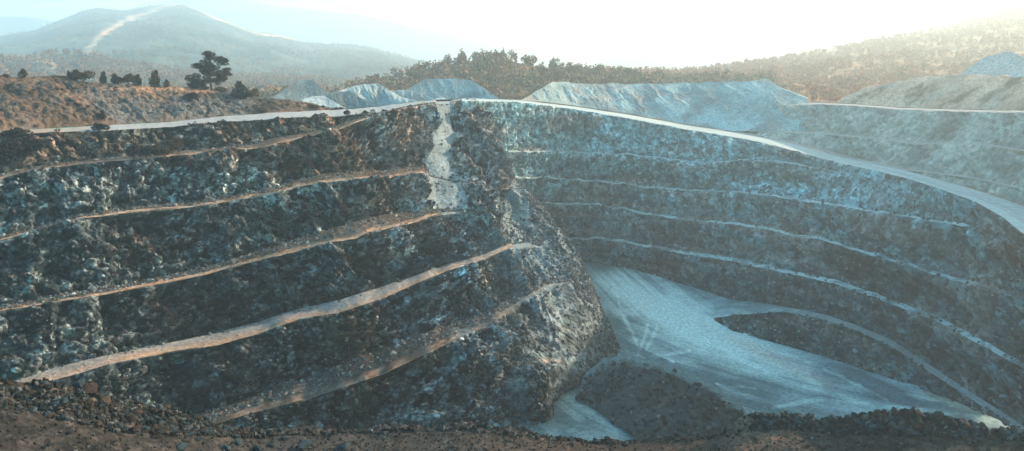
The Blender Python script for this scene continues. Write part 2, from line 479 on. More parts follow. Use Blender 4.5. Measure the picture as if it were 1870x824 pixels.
f2, id2 = facets(X + wx_ * .5, Y + wy_ * .5, Z * 1.5, 1.5, 41, 1.6)
f3, id3 = facets(X, Y + big * 2, Z * 1.3, 0.7, 51, 1.6)
am = edge * (0.35 + 0.65 * thin)
butt = fbm(along, X * 0, Z * .08, 15, 3, 12) * 2.4
strat = vnoise(along / 14, X * 0, Z / 1.3 + big * 2, 14) * .55 + vnoise(along / 7, X * 0, Z / .55 + big * 3, 15) * .25
disp = am * (strat * (1 - .7 * gw) + butt * 1.5 * (1 - .5 * gw) + big * 3.6 + f0 * 2.4 * (1 - .6 * gw) + f1 * 1.9 * (1 - .6 * gw) + f2 * .95 + f3 * .45 + gull * 3.0 * gw)
disp = disp + (1 - face[:, None]) * (vnoise(X / 1.1, Y / 1.1, Z, 77) * .10 + vnoise(X / 4, Y / 4, Z, 78) * .25)
# undercut at the foot of the near faces
uc = np.where(face & (G.strip > 2), sstep(.70, .9, G.q), 0)[:, None] * (1 - sstep(560, 760, G.px)) * thin
disp = disp - uc * 3.6 * (.6 + .6 * vnoise(along / 6, X * 0, X * 0, 13))
rec = np.where(face & (G.strip > 1), np.exp(-((G.q - .66) / .17) ** 2) - .25 * np.exp(-((G.q - .2) / .16) ** 2), 0)[:, None] * thin * (1 - .75 * sstep(800, 960, G.px)) * (1.0 + .6 * fbm(along, X * 0, Z * .05, 11, 3, 16))
disp = disp - rec * 1.7
# chutes are scoured a little into the face
ch1 = (polydist(G.px, G.py, [(812, 183), (815, 240), (805, 280), (812, 330), (822, 358)]))[0]
ch1w = np.interp(G.py, [183, 230, 290, 360], [15, 15, 25, 34])
chute1 = (1 - sstep(.75, 1.15, ch1 / ch1w + vnoise(X / 2.5, Y / 2.5, Z / 2.5, 9) * .18)) * (G.px < 868)
ch2 = polydist(G.px, G.py, [(948, 335), (940, 400), (958, 440), (1010, 500), (1015, 560), (985, 640), (1050, 660)])[0]
chute2 = (1 - sstep(.4, 1.3, ch2 / np.interp(G.py, [335, 420, 500, 660], [16, 38, 34, 28]) + fbm(X, Y, Z, 3, 3, 10) * .5))
disp = disp * (1 - .95 * chute1) * (1 - .6 * chute2) - chute1 * 1.0 - chute2 * .4
# rounded outcrop and small cones low on the nose
knob = blob(G.px, G.py, 1000, 715, 62, 48, .2, .35)
disp = disp + knob * 4.0 * (1 - sstep(740, 775, G.py)) + blob(G.px, G.py, 865, 680, 40, 60, 0, .4) * 2.5 + blob(G.px, G.py, 770, 620, 40, 40, 0, .6) * 1.5
disp = disp * (0.25 + .75 * sstep(0, 14, G.py - np.interp(G.px, [862, 868, 880, 905, 930, 985, 1020, 1050, 1075, 1098, 1120, 1137], [-99, 181, 192, 240, 305, 370, 415, 456, 500, 560, 610, 650])))
G.displace(NX, NY, .5, disp)
# colour of the faces
dark = np.array([.012, .020, .024]); mid = np.array([.052, .076, .083]); pale = np.array([.26, .31, .315]); brown = np.array([.078, .048, .032]); tan = np.array([.25, .18, .125]); dust = np.array([.22, .24, .245])
cn = fbm(X, Y, Z, 9, 5, 61)
col = mix(dark, mid, sstep(-.5, .5, cn + (id2 - .5) * .8))
col = mix(col, pale, sstep(.72, .95, id3) * sstep(-.4, .3, vnoise(X / 5, Y / 5, Z / 5, 63)) * .75 * (1 - .85 * sstep(860, 960, G.px)))
col = mix(col, dark * .5, sstep(.28, .05, id3) * .8)
col = mix(col, pale * .8, sstep(.75, .95, id2) * .35)
bn = fbm(X, Y, Z, 14, 4, 66)
topb = 1 - sstep(270, 400, G.py - (300 - G.px) * .0)
col = mix(col, brown, sstep(.0, .5, bn + .25 * topb) * .75)
for (bx, by, rx, ry, st) in [(300, 440, 90, 38, .6), (310, 560, 45, 20, .7), (660, 385, 70, 22, .7), (650, 400, 60, 15, .5), (720, 525, 70, 14, .6), (905, 525, 45, 22, .5), (740, 640, 60, 40, .45), (500, 300, 50, 30, .4), (150, 590, 0.1, 0.1, 0)]:
    if st: col = mix(col, brown * 1.1, blob(G.px, G.py, bx, by, rx, ry, 0, .6) * st * sstep(-.3, .3, vnoise(X / 1.5, Y / 1.5, Z / 1.5, 70)))
# first face under the haul road is soil-covered, with scrub
s1 = (G.strip == 1)[:, None] * (1 - sstep(560, 760, G.px))
col = mix(col, mix(brown, tan * .62, sstep(-.4, .4, cn)), s1 * (.45 + .4 * sstep(-.2, .4, bn)))
col = col * (1 + .5 * vnoise(X / 9, Y / 9, Z / 5, 96) + .3 * vnoise(along / 16, X * 0, Z / 1.6 + big, 97))[..., None]
nose = sstep(800, 950, G.px - (G.py - 500) * .15) * (1 - .6 * sstep(640, 720, G.py)) * (1 - .8 * knob)
col = mix(col, pale * .36, nose * (.5 + .35 * sstep(-.2, .5, vnoise(X / 3, Y / 3, Z / 3, 71))))
ridgeb = sstep(690, 740, G.px) * (1 - sstep(330, 420, G.py))
col = mix(col, np.array([.17, .135, .115]), ridgeb * .55 * sstep(-.5, .3, gull))
col = mix(col, np.array([.19, .25, .265]), chute1)
col = mix(col, np.array([.11, .145, .155]), chute2 * .7)
for (bx, by, rx, ry) in [(882, 518, 16, 17), (904, 488, 8, 12), (228, 600, 6, 20), (728, 463, 15, 8), (1000, 660, 20, 6)]:
    col = mix(col, np.array([.30, .26, .21]), blob(G.px, G.py, bx, by, rx, ry, 0, .5) * .8)
col = col * (1 - .42 * sstep(330, 520, G.py + (600 - G.px) * .25) * (1 - sstep(700, 880, G.px)))[..., None]  # darker towards the lower left of the wall
col = mix(col, np.array([.012, .018, .021]), knob * .75 * sstep(-.6, .2, fbm(X, Y, Z, 2.5, 3, 88)))
col = col * np.array([.92, .97, 1.0])
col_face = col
# benches
bench = np.broadcast_to(tan * .95, G.D.shape + (3,))
bench = mix(bench, dust * .85, sstep(-.2, .5, vnoise(X / 3, Y / 3, Z / 2, 80)) * .35)
r4 = (G.strip == 8)[:, None] * 1.0
crestd = np.zeros(G.D.shape)
for k in (2, 4, 6, 8, 10): crestd[LROWS[k]:LROWS[k + 1]] = (G.D[LROWS[k]:LROWS[k + 1]] - G.D[LROWS[k + 1]][None])
bench = mix(bench, np.array([.15, .175, .185]), r4 * .9 * sstep(.3, 1.8, (G.D - G.D[LROWS[9]][None]) / 2.0) * .9)
b5 = (G.strip == 10)[:, None] * 1.0
bench = mix(bench, mix(col_face * 1.3, brown, .4), b5 * (.55 + .4 * sstep(-.3, .2, vnoise(X / 2, Y / 2, Z, 86))))
fan = fbm(along, X * 0, Z * .05, 9, 3, 87) * 1.6
bench = mix(bench, mix(col_face, brown, .35), (1 - r4) * sstep(.8, 1.5, crestd - .35 + vnoise(X / 1.2, Y / 1.2, Z, 81) * .8 + fan) * .9)
road = np.broadcast_to(np.array([.22, .24, .245]), G.D.shape + (3,))
road = mix(road, tan, (1 - sstep(30, 220, G.px)) * .8)
M_BENCH = rock_mat('bench_dust', fine=2.0, contrast=0.35, bump=0.5, chip=0.25)
spec = [(0, 'haul_road', M_ROAD, road, 'pale haul road along the top of the left wall'),
        (1, 'quarry_face', M_ROCK, col_face, 'soil covered slope right below the haul road of the left wall'),
        (2, 'bench_path', M_BENCH, bench, 'highest tan bench path of the left wall'),
        (3, 'quarry_face', M_ROCK, col_face, 'rock face with gullies between the highest and second bench of the left wall'),
        (4, 'bench_path', M_BENCH, bench, 'second tan bench path of the left wall'),
        (5, 'quarry_face', M_ROCK, col_face, 'rock face between the second and third bench of the left wall'),
        (6, 'bench_path', M_BENCH, bench, 'third tan bench path of the left wall'),
        (7, 'quarry_face', M_ROCK, col_face, 'dark rock face above the wide bench road of the left wall'),
        (8, 'bench_road', M_BENCH, bench, 'wide grey bench road with sunlit tan edge across the left wall'),
        (9, 'quarry_face', M_ROCK, col_face, 'dark rock face below the wide bench road of the left wall'),
        (10, 'bench_path', M_BENCH, bench, 'lowest rubble strewn bench of the left wall'),
        (11, 'quarry_face', M_ROCK, col_face, 'lowest dark rock face of the left wall, meeting the pit floor')]
def rubble_slope_mask(k): return None
scree = (chute1 > .5) | ((chute2 > .55) & (G.py < 505) & (G.py > 330))
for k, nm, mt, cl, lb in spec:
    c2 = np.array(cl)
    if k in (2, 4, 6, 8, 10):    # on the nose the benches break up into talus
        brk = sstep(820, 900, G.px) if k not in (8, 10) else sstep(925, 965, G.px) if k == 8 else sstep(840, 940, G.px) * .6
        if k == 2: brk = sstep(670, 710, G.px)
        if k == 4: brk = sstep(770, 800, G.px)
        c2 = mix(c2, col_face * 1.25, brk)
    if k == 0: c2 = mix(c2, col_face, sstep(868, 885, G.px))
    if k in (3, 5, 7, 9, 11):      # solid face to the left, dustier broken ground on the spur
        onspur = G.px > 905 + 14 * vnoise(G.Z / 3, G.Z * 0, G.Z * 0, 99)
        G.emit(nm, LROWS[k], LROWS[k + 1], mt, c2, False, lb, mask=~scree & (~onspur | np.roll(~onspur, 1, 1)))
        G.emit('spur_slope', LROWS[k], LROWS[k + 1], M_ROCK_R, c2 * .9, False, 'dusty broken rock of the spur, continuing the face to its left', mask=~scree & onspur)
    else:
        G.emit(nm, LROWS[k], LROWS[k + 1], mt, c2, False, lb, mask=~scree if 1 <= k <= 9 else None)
sc_c = mix(np.array([.085, .120, .130]), np.array([.165, .215, .23]), sstep(-.5, .5, fbm(X, Y, Z, 5, 4, 98)))
G.emit('scree_chute', LROWS[1], LROWS[10], M_HEAP, sc_c, False, 'pale dusty scree chutes running down the spur from the rim', mask=scree | np.roll(scree, 1, 1) | np.roll(scree, -1, 1) | np.roll(scree, 1, 0) | np.roll(scree, -1, 0))
GL = G
# hidden rear side of the spur
bk = [G.D[0] * 1.0]
Xb, Yb, Zb = G.X[0], G.Y[0], G.Z[0]
on = az > ray(862, 184)[0]
rows = []
for t in np.linspace(0, 1, 16):
    h = np.minimum(1, t * 1.0)
    drop = (Zb + 62) * t
    rows.append((Xb + np.sin(az) * drop * .85 + .25 * nx * 0, Yb + np.cos(az) * drop * .85, Zb - drop))
class Dummy(Grid):
    def __init__(s, X, Y, Z, az):
        s.X, s.Y, s.Z, s.az = np.array(X), np.array(Y), np.array(Z), az
        s.px, s.py = proj(s.X, s.Y, s.Z)
rb = Dummy([r[0][on] for r in rows], [r[1][on] for r in rows], [r[2][on] for r in rows], az[on])
f2b, idb = facets(rb.X, rb.Y, rb.Z, 2.0, 41, 1.4)
tt = np.linspace(0, 1, 16)[:, None] > 0
rb.X = rb.X + np.sin(rb.az) * f2b * tt
cb = mix(dark, mid, idb)
rb.emit('quarry_face', 0, 15, M_ROCK, cb, False, 'far side of the rocky spur between the two walls', register=False)

def floor_colour(X, Y, PX, PY):
    d_, side, arc = polydist(X, Y, [(32, 190), (36, 165), (46, 148), (64, 132), (90, 118), (120, 108)])
    st = vnoise(side * .55, arc * .05, X * 0, 301) * .6 + vnoise(side * 1.6, arc * .09, X * 0, 302) * .4
    st2 = fbm(X, Y, X * 0, 6, 4, 305)
    base_c = np.array([.062, .115, .135]); light_c = np.array([.30, .46, .485])
    lum = .10 + .34 * st + .42 * st2
    lum = lum + .95 * blob(PX, PY, 1270, 590, 150, 40, .4, .9) + .45 * blob(PX, PY, 1400, 660, 220, 30, .42, .8)  # pale track swath, with the lit middle of the floor painted brighter
    lum = lum + .35 * blob(PX, PY, 1160, 520, 90, 40, .9, .9) * (1 + st) + .05 * blob(PX, PY, 1090, 765, 90, 40, 0, .7)
    lum = lum + .3 * blob(PX, PY, 1640, 755, 190, 10, .1, .8) + .45 * blob(PX, PY, 1690, 715, 170, 12, .38, .6) - .55 * blob(PX, PY, 1610, 710, 70, 11, .42, .6)
    # looping wheel tracks near the middle
    tr = 0
    for pts in ([(1140, 500), (1160, 540), (1185, 575), (1180, 610), (1165, 645)], [(1120, 520), (1135, 570), (1155, 610), (1168, 640)], [(1195, 560), (1200, 600), (1180, 640), (1230, 660)],
                [(1165, 648), (1200, 668), (1240, 688), (1290, 700), (1380, 710)], [(1245, 590), (1330, 630), (1420, 665), (1500, 705)], [(1260, 600), (1340, 650), (1420, 690), (1520, 722)],
                [(1300, 585), (1370, 572), (1430, 566)], [(1380, 640), (1450, 650), (1540, 690), (1620, 730)], [(1150, 655), (1210, 650), (1260, 640)], [(1400, 748), (1500, 728), (1600, 742), (1700, 748), (1830, 768)]):
        dd = polydist(PX, PY, pts)[0]
        tr = np.maximum(tr, np.exp(-((dd + 3 * vnoise(X * .5, Y * .5, X * 0, 303)) / 2.4) ** 2))
    lum = lum + .75 * tr * (.6 + .4 * st)
    lum = np.clip(lum, 0, 1.1)
    col = mix(base_c, light_c, lum)
    col = mix(col, np.array([.30, .29, .28]), blob(PX, PY, 1415, 655, 110, 12, .45, .7) * .5)  # pinkish sunlit patch painted onto the floor
    dk = sstep(.0, .8, 1 - (np.hypot((PX - 1100) / 60, (PY - 480) / 26)))
    col = mix(col, base_c * .8, dk)
    return col, st

# ================================================================== RIGHT WALL
az = np.linspace(ray(845, 300)[0], ray(2060, 500)[0], 960)
RI = line([(800, 180), (870, 180), (950, 183), (1050, 195), (1150, 210), (1250, 228), (1330, 240), (1400, 252), (1470, 268), (1540, 287), (1600, 300), (1660, 313), (1720, 330), (1780, 346), (1830, 362), (1870, 378), (2060, 450)], az)
RO = line([(800, 184), (870, 184), (950, 187), (1050, 200), (1150, 217), (1250, 236), (1330, 249), (1400, 262), (1470, 281), (1540, 300), (1600, 312), (1660, 327), (1720, 346), (1780, 368), (1830, 396), (1870, 428), (1960, 480), (2060, 540)], az)
W1 = line([(840, 284), (900, 281), (960, 277), (1050, 278), (1150, 284), (1250, 294), (1300, 298), (1360, 294), (1420, 296), (1470, 303), (1500, 312), (1560, 318), (2060, 545)], az)
W2 = line([(840, 325), (930, 325), (1000, 325), (1100, 333), (1200, 345), (1300, 350), (1400, 357), (1500, 372), (1600, 388), (1700, 405), (1780, 412), (1870, 455), (1960, 510), (2060, 560)], az)
W3 = line([(840, 372), (980, 372), (1080, 373), (1200, 395), (1300, 407), (1400, 418), (1450, 432), (1500, 438), (1550, 455), (1600, 468), (1700, 500), (1780, 520), (1870, 545), (1960, 580), (2060, 620)], az)
W4 = line([(840, 437), (1030, 437), (1100, 437), (1160, 448), (1250, 463), (1350, 480), (1450, 502), (1530, 520), (1600, 545), (1650, 565), (1720, 590), (1780, 625), (1870, 672), (1960, 725), (2060, 780)], az)
T5 = line([(840, 478), (1075, 478), (1150, 490), (1250, 520), (1330, 546), (1430, 560), (1500, 573), (1560, 592), (1630, 622), (1700, 668), (1770, 715), (1830, 752), (1900, 800), (2060, 900)], az)
C5 = line([(840, 479), (1075, 479), (1150, 491), (1230, 522), (1275, 556), (1302, 581), (1345, 575), (1430, 569), (1500, 583), (1560, 602), (1630, 634), (1700, 681), (1770, 728), (1830, 765), (1900, 812), (2060, 920)], az, 5)
FL = line([(840, 480), (1075, 480), (1150, 492), (1230, 522.4), (1275, 556.4), (1302, 581.6), (1312, 592), (1325, 601), (1400, 622), (1500, 650), (1600, 684), (1650, 701), (1750, 735), (1830, 770), (1900, 816), (2060, 930)], az, 5)
def bn_(r, w): return r - w
w_ = lambda a, b: dline([(900, 300, a), (1870, 400, b)], az)
rat = [RI, RO, bn_(W1, w_(.0018, .002)), W1, bn_(W2, w_(.0022, .0030)), W2, bn_(W3, w_(.0022, .0045)), W3, bn_(W4, w_(.0025, .0075)), W4, T5, C5, FL]
for i in range(1, len(rat)): rat[i] = np.maximum(rat[i], rat[i - 1] + 0.0003)
wob = vnoise(az * 60, az * 0, az * 0, 5) * .0012 + vnoise(az * 200, az * 0, az * 0, 6) * .0006
for i in range(2, 10): rat[i] = rat[i] + wob * (1 if i % 2 else 1.0)
d0 = dline([(800, 180, 200), (870, 180, 216), (910, 181, 232), (950, 183, 246), (1050, 195, 266), (1150, 210, 266), (1250, 228, 259), (1330, 240, 250), (1500, 276, 226), (1700, 325, 186), (1870, 378, 152), (2060, 450, 124)], az, 61)
slopes = [0.01, 1.0, 0.02, 1.2, 0.02, 1.2, 0.02, 1.2, 0.02, 1.3, 0.03, 1.1]
ds = solve(az, rat, slopes, d0, -60.0, 0.1)
# flatten onto the floor where the ramp has not started
G = Grid(az, rat, ds, 1.6)
RR = G.key
nx, ny = G.wallnormal(RR[7], 161)
X, Y, Z = G.X, G.Y, G.Z
face = np.isin(G.strip, [1, 3, 5, 7, 9, 11])
q = np.where(face, G.q, 0.0)
edge = np.where(face, np.minimum(sstep(0, .08, q) * .75 + .25, sstep(0, .12, 1 - q) * .7 + .3), 0.10)[:, None]
gaps = np.zeros(G.D.shape)
for k in range(12): gaps[RR[k]:RR[k + 1]] = np.abs(G.Z[RR[k + 1]] - G.Z[RR[k]])[None, :]
thin = np.clip(gaps / 5.0, 0, 1)
big = fbm(X, Y, Z * .4, 18, 4, 121)
f1, id1 = facets(X, Y, Z * .8, 3.6, 131, 1.2)
f2, id2 = facets(X, Y, Z * .9, 1.5, 141, 1.4)
f3, id3 = facets(X, Y, Z, .75, 151, 1.4)
talus = blob(G.px, G.py, 1600, 352, 140, 36, .22, .5)
along = np.broadcast_to(G.arclen(RR[7]), X.shape)
gl = 1 - 2 * np.abs(fbm(along, Z * .12, Z * 0, 5, 3, 161)) ** .8
disp = edge * (.3 + .7 * thin) * (big * 2.0 + f1 * 1.5 + f2 * 1.0 + f3 * .5 + gl * .9) * (1 - .8 * talus)
rec = np.where(face & (G.strip < 10), np.exp(-((G.q - .66) / .2) ** 2) - .25 * np.exp(-((G.q - .2) / .16) ** 2), 0)[:, None] * thin * (1.0 + .6 * fbm(along, X * 0, Z * .05, 16, 3, 176))
disp = disp - rec * 1.5 * (1 - .8 * talus)
disp = disp + (1 - face[:, None]) * vnoise(X / 3, Y / 3, Z, 178) * .15
rdm = (G.strip == 0)[:, None]
disp = np.where(rdm, 0, disp) * np.where((G.strip >= 10)[:, None], sstep(1285, 1340, G.px), 1)
G.displace(nx[None] * .87, ny[None] * .87, .5, disp)
dark = np.array([.014, .032, .038]); mid = np.array([.058, .108, .125]); pale = np.array([.25, .32, .33]); brown = np.array([.105, .085, .080])
cn = fbm(X, Y, Z, 12, 5, 161)
col = mix(dark, mid, sstep(-.55, .55, cn + (id2 - .5) * .4))
col = mix(col, pale, sstep(.78, 1.0, id3) * .25)
col = mix(col, pale * .7, sstep(.78, .95, id2) * .4 * sstep(-.2, .3, vnoise(X / 6, Y / 6, Z / 6, 163)))
col = mix(col, brown, sstep(.05, .5, fbm(X, Y, Z, 15, 4, 167) + .25 * sstep(1550, 1850, G.px) * (1 - sstep(600, 700, G.py))) * .3)
col = mix(col, col * 1.0 + np.array([.05, .075, .08]), (1 - sstep(220, 400, G.py)) * .7)  # haze lift put into the colour towards the top of the wall
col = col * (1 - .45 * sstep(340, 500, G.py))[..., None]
col = mix(col, np.array([.070, .105, .115]), talus * .9)
col = col * (1 + .38 * vnoise(along / 45, X * 0, Z / 3.2 + big * 1.2, 171) + .25 * vnoise(along / 12, X * 0, Z / 5, 172))[..., None]
col = mix(col, brown * 1.3, sstep(.25, .6, vnoise(along / 20, X * 0, Z / 2.5, 173)) * .5) * np.array([1.28, 1.32, 1.30])
for (bx, by, rx, ry) in [(928, 235, 10, 12), (885, 245, 9, 8), (925, 310, 8, 7), (1030, 247, 14, 5), (1115, 243, 10, 5)]:
    col = mix(col, np.array([.26, .30, .31]), blob(G.px, G.py, bx, by, rx, ry, 0, .5) * .8)
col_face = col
pb = np.broadcast_to(np.array([.25, .345, .365]), G.D.shape + (3,))
pb = mix(pb, col_face, sstep(-.2, .5, vnoise(X / 2, Y / 2, Z, 180) + vnoise(X / 7, Y / 7, Z, 181) * .8) * .7)
rd = np.broadcast_to(np.array([.27, .34, .35]), G.D.shape + (3,))
rt = vnoise(np.broadcast_to(G.q[:, None] * 7, X.shape) + vnoise(along / 9, X * 0, X * 0, 191), along / 25, X * 0, 190)
rd = mix(rd, np.array([.20, .25, .26]), sstep(-.1, .7, rt) * .55)
rd = mix(rd, np.array([.24, .27, .28]), ((np.abs((G.q * 1.0) - .38) < .07) | (np.abs(G.q - .62) < .05))[:, None] * sstep(1700, 1780, G.px) * .7)
light_floor = floor_colour(X, Y, G.px, G.py)[0]
ramp = np.broadcast_to(np.array([.15, .19, .205]), G.D.shape + (3,))
spec = [(0, 'haul_road', M_ROAD, rd, 'white dusty haul road running down the rim of the right wall'),
        (1, 'quarry_face', M_ROCK_R, col_face, 'highest face of the right wall, just below the white haul road'),
        (2, 'bench_path', M_ROAD, pb, 'highest thin pale bench line on the right wall'),
        (3, 'quarry_face', M_ROCK_R, col_face, 'face below the highest bench of the right wall'),
        (4, 'bench_path', M_ROAD, pb, 'second pale bench line on the right wall'),
        (5, 'quarry_face', M_ROCK_R, col_face, 'face between second and third bench of the right wall'),
        (6, 'bench_path', M_ROAD, pb, 'third pale bench line on the right wall'),
        (7, 'quarry_face', M_ROCK_R, col_face, 'face between third and fourth bench of the right wall'),
        (8, 'bench_path', M_ROAD, pb, 'lowest and widest pale bench on the right wall'),
        (9, 'quarry_face', M_ROCK_R, col_face, 'lowest tall face of the right wall above floor and ramp'),
        (10, 'ramp_road', M_ROAD, ramp, 'narrow ramp road climbing from the pit floor to the right'),
        (11, 'quarry_face', M_ROCK_R, col_face * .9, 'dark rock bank below the ramp road')]
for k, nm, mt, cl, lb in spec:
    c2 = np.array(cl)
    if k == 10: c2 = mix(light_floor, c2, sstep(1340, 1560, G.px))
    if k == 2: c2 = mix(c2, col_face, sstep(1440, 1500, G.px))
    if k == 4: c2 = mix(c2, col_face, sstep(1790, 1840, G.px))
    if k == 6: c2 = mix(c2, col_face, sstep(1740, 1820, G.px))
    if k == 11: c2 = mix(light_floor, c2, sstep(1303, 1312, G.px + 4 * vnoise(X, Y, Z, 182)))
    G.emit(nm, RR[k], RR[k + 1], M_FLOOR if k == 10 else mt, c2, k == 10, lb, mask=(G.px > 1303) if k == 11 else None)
GR = G; R_az = az; R_d0 = d0; R_RI = RI

# ================================================================== UPPER RIGHT BENCHES
m = az >= ray(1322, 225)[0]
az = az[m]
U0 = line([(1320, 214), (1340, 200), (1380, 195), (1420, 192), (1500, 190), (1560, 193), (1640, 200), (1760, 204), (1870, 206), (2060, 212)], az, 5)
U1 = line([(1310, 236), (1360, 238), (1400, 240), (1500, 244), (1600, 254), (1680, 264), (1720, 262), (1800, 265), (1870, 276), (2060, 305)], az, 5)
U2 = line([(1320, 238), (1470, 267), (1560, 291), (1600, 299), (1640, 309), (1700, 316), (1780, 326), (1870, 346), (2060, 400)], az, 5)
base = R_RI[m] - .0002
U2 = np.minimum(U2, base - .0004); U1 = np.minimum(U1, U2 - .003); U0 = np.minimum(U0, U1 - .003)
rr = [base, U2, U2 - .0016, U1, U1 - .0016, U0]
ds = solve(az, rr, [1.0, .02, .75, .02, .75], R_d0[m] + .05)
rr.append(rr[-1] * .93); ds.append(ds[-1] * 1.03)
rr = rr[::-1]; ds = ds[::-1]
G = Grid(az, rr, ds, 1.6)
UR = G.key
nx, ny = G.wallnormal(UR[3], 81)
X, Y, Z = G.X, G.Y, G.Z
face = np.isin(G.strip, [1, 3, 5])
q = np.where(face, G.q, 0.0)
edge = np.where(face, np.minimum(sstep(0, .1, q) * .75 + .25, sstep(0, .12, 1 - q) * .8 + .2), 0.08)[:, None]
big = fbm(X, Y, Z * .4, 16, 4, 221); f1, id1 = facets(X, Y, Z, 3, 231, 1.2); f2, id2 = facets(X, Y, Z, 1.3, 241, 1.3)
disp = edge * (big * 2.2 + f1 * .8 + f2 * .5)
G.displace(nx[None] * .87, ny[None] * .87, .5, disp)
cn = fbm(X, Y, Z, 10, 5, 261)
col = mix(np.array([.17, .155, .14]), np.array([.28, .26, .235]), sstep(-.5, .5, cn + (id2 - .5) * .5))  # haze over these faces put into a paler, flatter tone
col = mix(col, np.array([.13, .10, .085]), sstep(.1, .5, fbm(X, Y, Z, 12, 4, 267)) * .5)
for (bx, by, rx, ry) in [(1350, 205, 40, 8), (1860, 275, 15, 6)]:
    col = mix(col, np.array([.17, .11, .075]), blob(G.px, G.py, bx, by, rx, ry, 0, .5) * .8)
pbb = np.broadcast_to(np.array([.24, .24, .235]), G.D.shape + (3,))
for k, nm, mt, cl, lb in [(0, 'plateau_edge', M_ROAD, pbb, 'pale level ground on top of the upper right faces'),
                          (1, 'quarry_face', M_ROCK_P, col, 'topmost pale face at the right, beyond the white haul road'),
                          (2, 'bench_path', M_ROAD, pbb, 'upper thin bench line beyond the white haul road'),
                          (3, 'quarry_face', M_ROCK_P, col, 'middle face beyond the white haul road at the right'),
                          (4, 'bench_path', M_ROAD, pbb, 'lower thin bench line beyond the white haul road'),
                          (5, 'quarry_face', M_ROCK_P, col, 'lowest face beyond the white haul road at the right edge')]:
    G.emit(nm, UR[k], UR[k + 1], mt, np.array(cl), False, lb)
U_az = az; U_d = ds[1]; U_r = rr[1]; U_back_d = ds[0]; U_back_r = rr[0]

# ================================================================== PIT FLOOR
az = np.linspace(ray(780, 600)[0], ray(2100, 600)[0], 560)
n = 420
rr_ = np.linspace(60 / 300.0, 60 / 66.0, n)
D = 60.0 / rr_
G = Dummy(np.outer(D, np.sin(az)), np.outer(D, np.cos(az)), np.full((n, len(az)), -60.0), az)
X, Y, Z = G.X, G.Y, G.Z
PX, PY = G.px, G.py
col, st = floor_colour(X, Y, PX, PY)
nz = .25 * (fbm(X, Y, X * 0, 8, 4, 311) * .35 + st * .12) * sstep(0, 60, 1e9)
berm = np.exp(-(polydist(PX, PY, [(1160, 655), (1195, 668), (1240, 692), (1270, 700)])[0] / 2.2) ** 2)
berm2 = np.exp(-(polydist(PX, PY, [(1560, 690), (1620, 715), (1680, 738), (1730, 742)])[0] / 2.0) ** 2)
G.Z = G.Z + nz + berm * .9 + berm2 * .8
G.emit('pit_floor', 0, n - 1, M_FLOOR, col, True, 'pale dusty pit floor marked with looping wheel tracks')

# ================================================================== NEAR GROUND (the shelf the picture is taken from)
az = np.linspace(ray(-230, 760)[0], ray(2100, 760)[0], 1300)
E = line([(-230, 655), (-100, 668), (0, 682), (60, 693), (110, 690), (160, 702), (200, 712), (230, 726), (280, 736), (310, 742), (345, 758), (400, 775), (450, 786), (500, 790), (560, 786), (600, 784), (650, 786), (700, 778), (800, 776), (860, 768), (930, 778), (1000, 795), (1080, 802), (1130, 796), (1180, 800), (1240, 795), (1300, 800), (1335, 775), (1370, 762), (1420, 757), (1470, 763), (1530, 770), (1600, 758), (1665, 752), (1740, 765), (1800, 770), (1870, 772), (2100, 775)], az, 7)
NT = line([(-230, 700), (-100, 722), (0, 742), (100, 760), (180, 782), (260, 792), (350, 798), (450, 800), (560, 797), (700, 792), (850, 788), (1000, 806), (1100, 812), (1250, 808), (1340, 790), (1430, 786), (1520, 792), (1700, 795), (1870, 802), (2100, 812)], az, 31)
NT = np.maximum(NT, E + .004)
d0 = np.full(len(az), 58.0)
s0 = dline([(-230, 700, .35), (300, 750, .4), (500, 780, .3), (1300, 790, .3), (1400, 770, .8), (2100, 770, .9)], az)
rr = [E, NT]; ds = [d0, d0 * (s0 + E) / (s0 + NT)]
zn = smooth1(-NT * ds[1], 101)
zflat = -np.full(len(az), 28.5)
for dd in (50, 44, 34, 20, 6):
    t = (54 - dd) / 20.0; t = min(1, t)
    z_ = zn * (1 - t) + zflat * t
    rr.append(-z_ / dd); ds.append(np.full(len(az), float(dd)))
for i in range(2, len(rr)): ds[i] = np.minimum(ds[i], ds[i - 1] - .5); 
rr = [(-z) for z in []] or rr
# behind the lip: break of slope falling into the pit
back = [(E * 58 + 5) / 61.0, (E * 58 + 16) / 68.0, (62.0) / 100.0 * np.ones(len(az))]
backd = [np.full(len(az), 61.0), np.full(len(az), 68.0), np.full(len(az), 100.0)]
rr2 = back[::-1] + rr; ds2 = backd[::-1] + ds
G = Grid(az, rr2, ds2, 1.6)
K = G.key
X, Y, Z = G.X, G.Y, G.Z
f1, id1 = facets(X, Y, Z, 1.0, 331, 1.4); f2, id2 = facets(X, Y, Z, .45, 341, 1.4)
big = fbm(X, Y, Z, 5, 4, 321)
# heap-like near the left and a stony bank at the right; smooth wheel-packed road elsewhere
onbank = np.isin(G.strip, [3])[:, None] * 1.0
behind = (G.strip < 3)[:, None] * 1.0
nearedge = sstep(46, 53, G.D)
leftpile = (1 - sstep(330, 520, G.px))
rightb = sstep(1380, 1440, G.px)
rough = np.clip(onbank * (.35 + .65 * np.maximum(leftpile, rightb)) + behind + .25 * nearedge, 0, 1)
disp = rough * (vnoise(X / .9, Y / .9, Z, 332) * .28 + vnoise(X / .4, Y / .4, Z, 333) * .12 + f1 * .12 + big * .8) + (1 - rough) * (vnoise(X / 2.5, Y / 2.5, Z, 351) * .15 + vnoise(X / .3, Y / .3, Z, 355) * .04)
disp = disp - onbank * np.abs(vnoise(X / 6, Y / 6, Z * 0, 357)) * .3
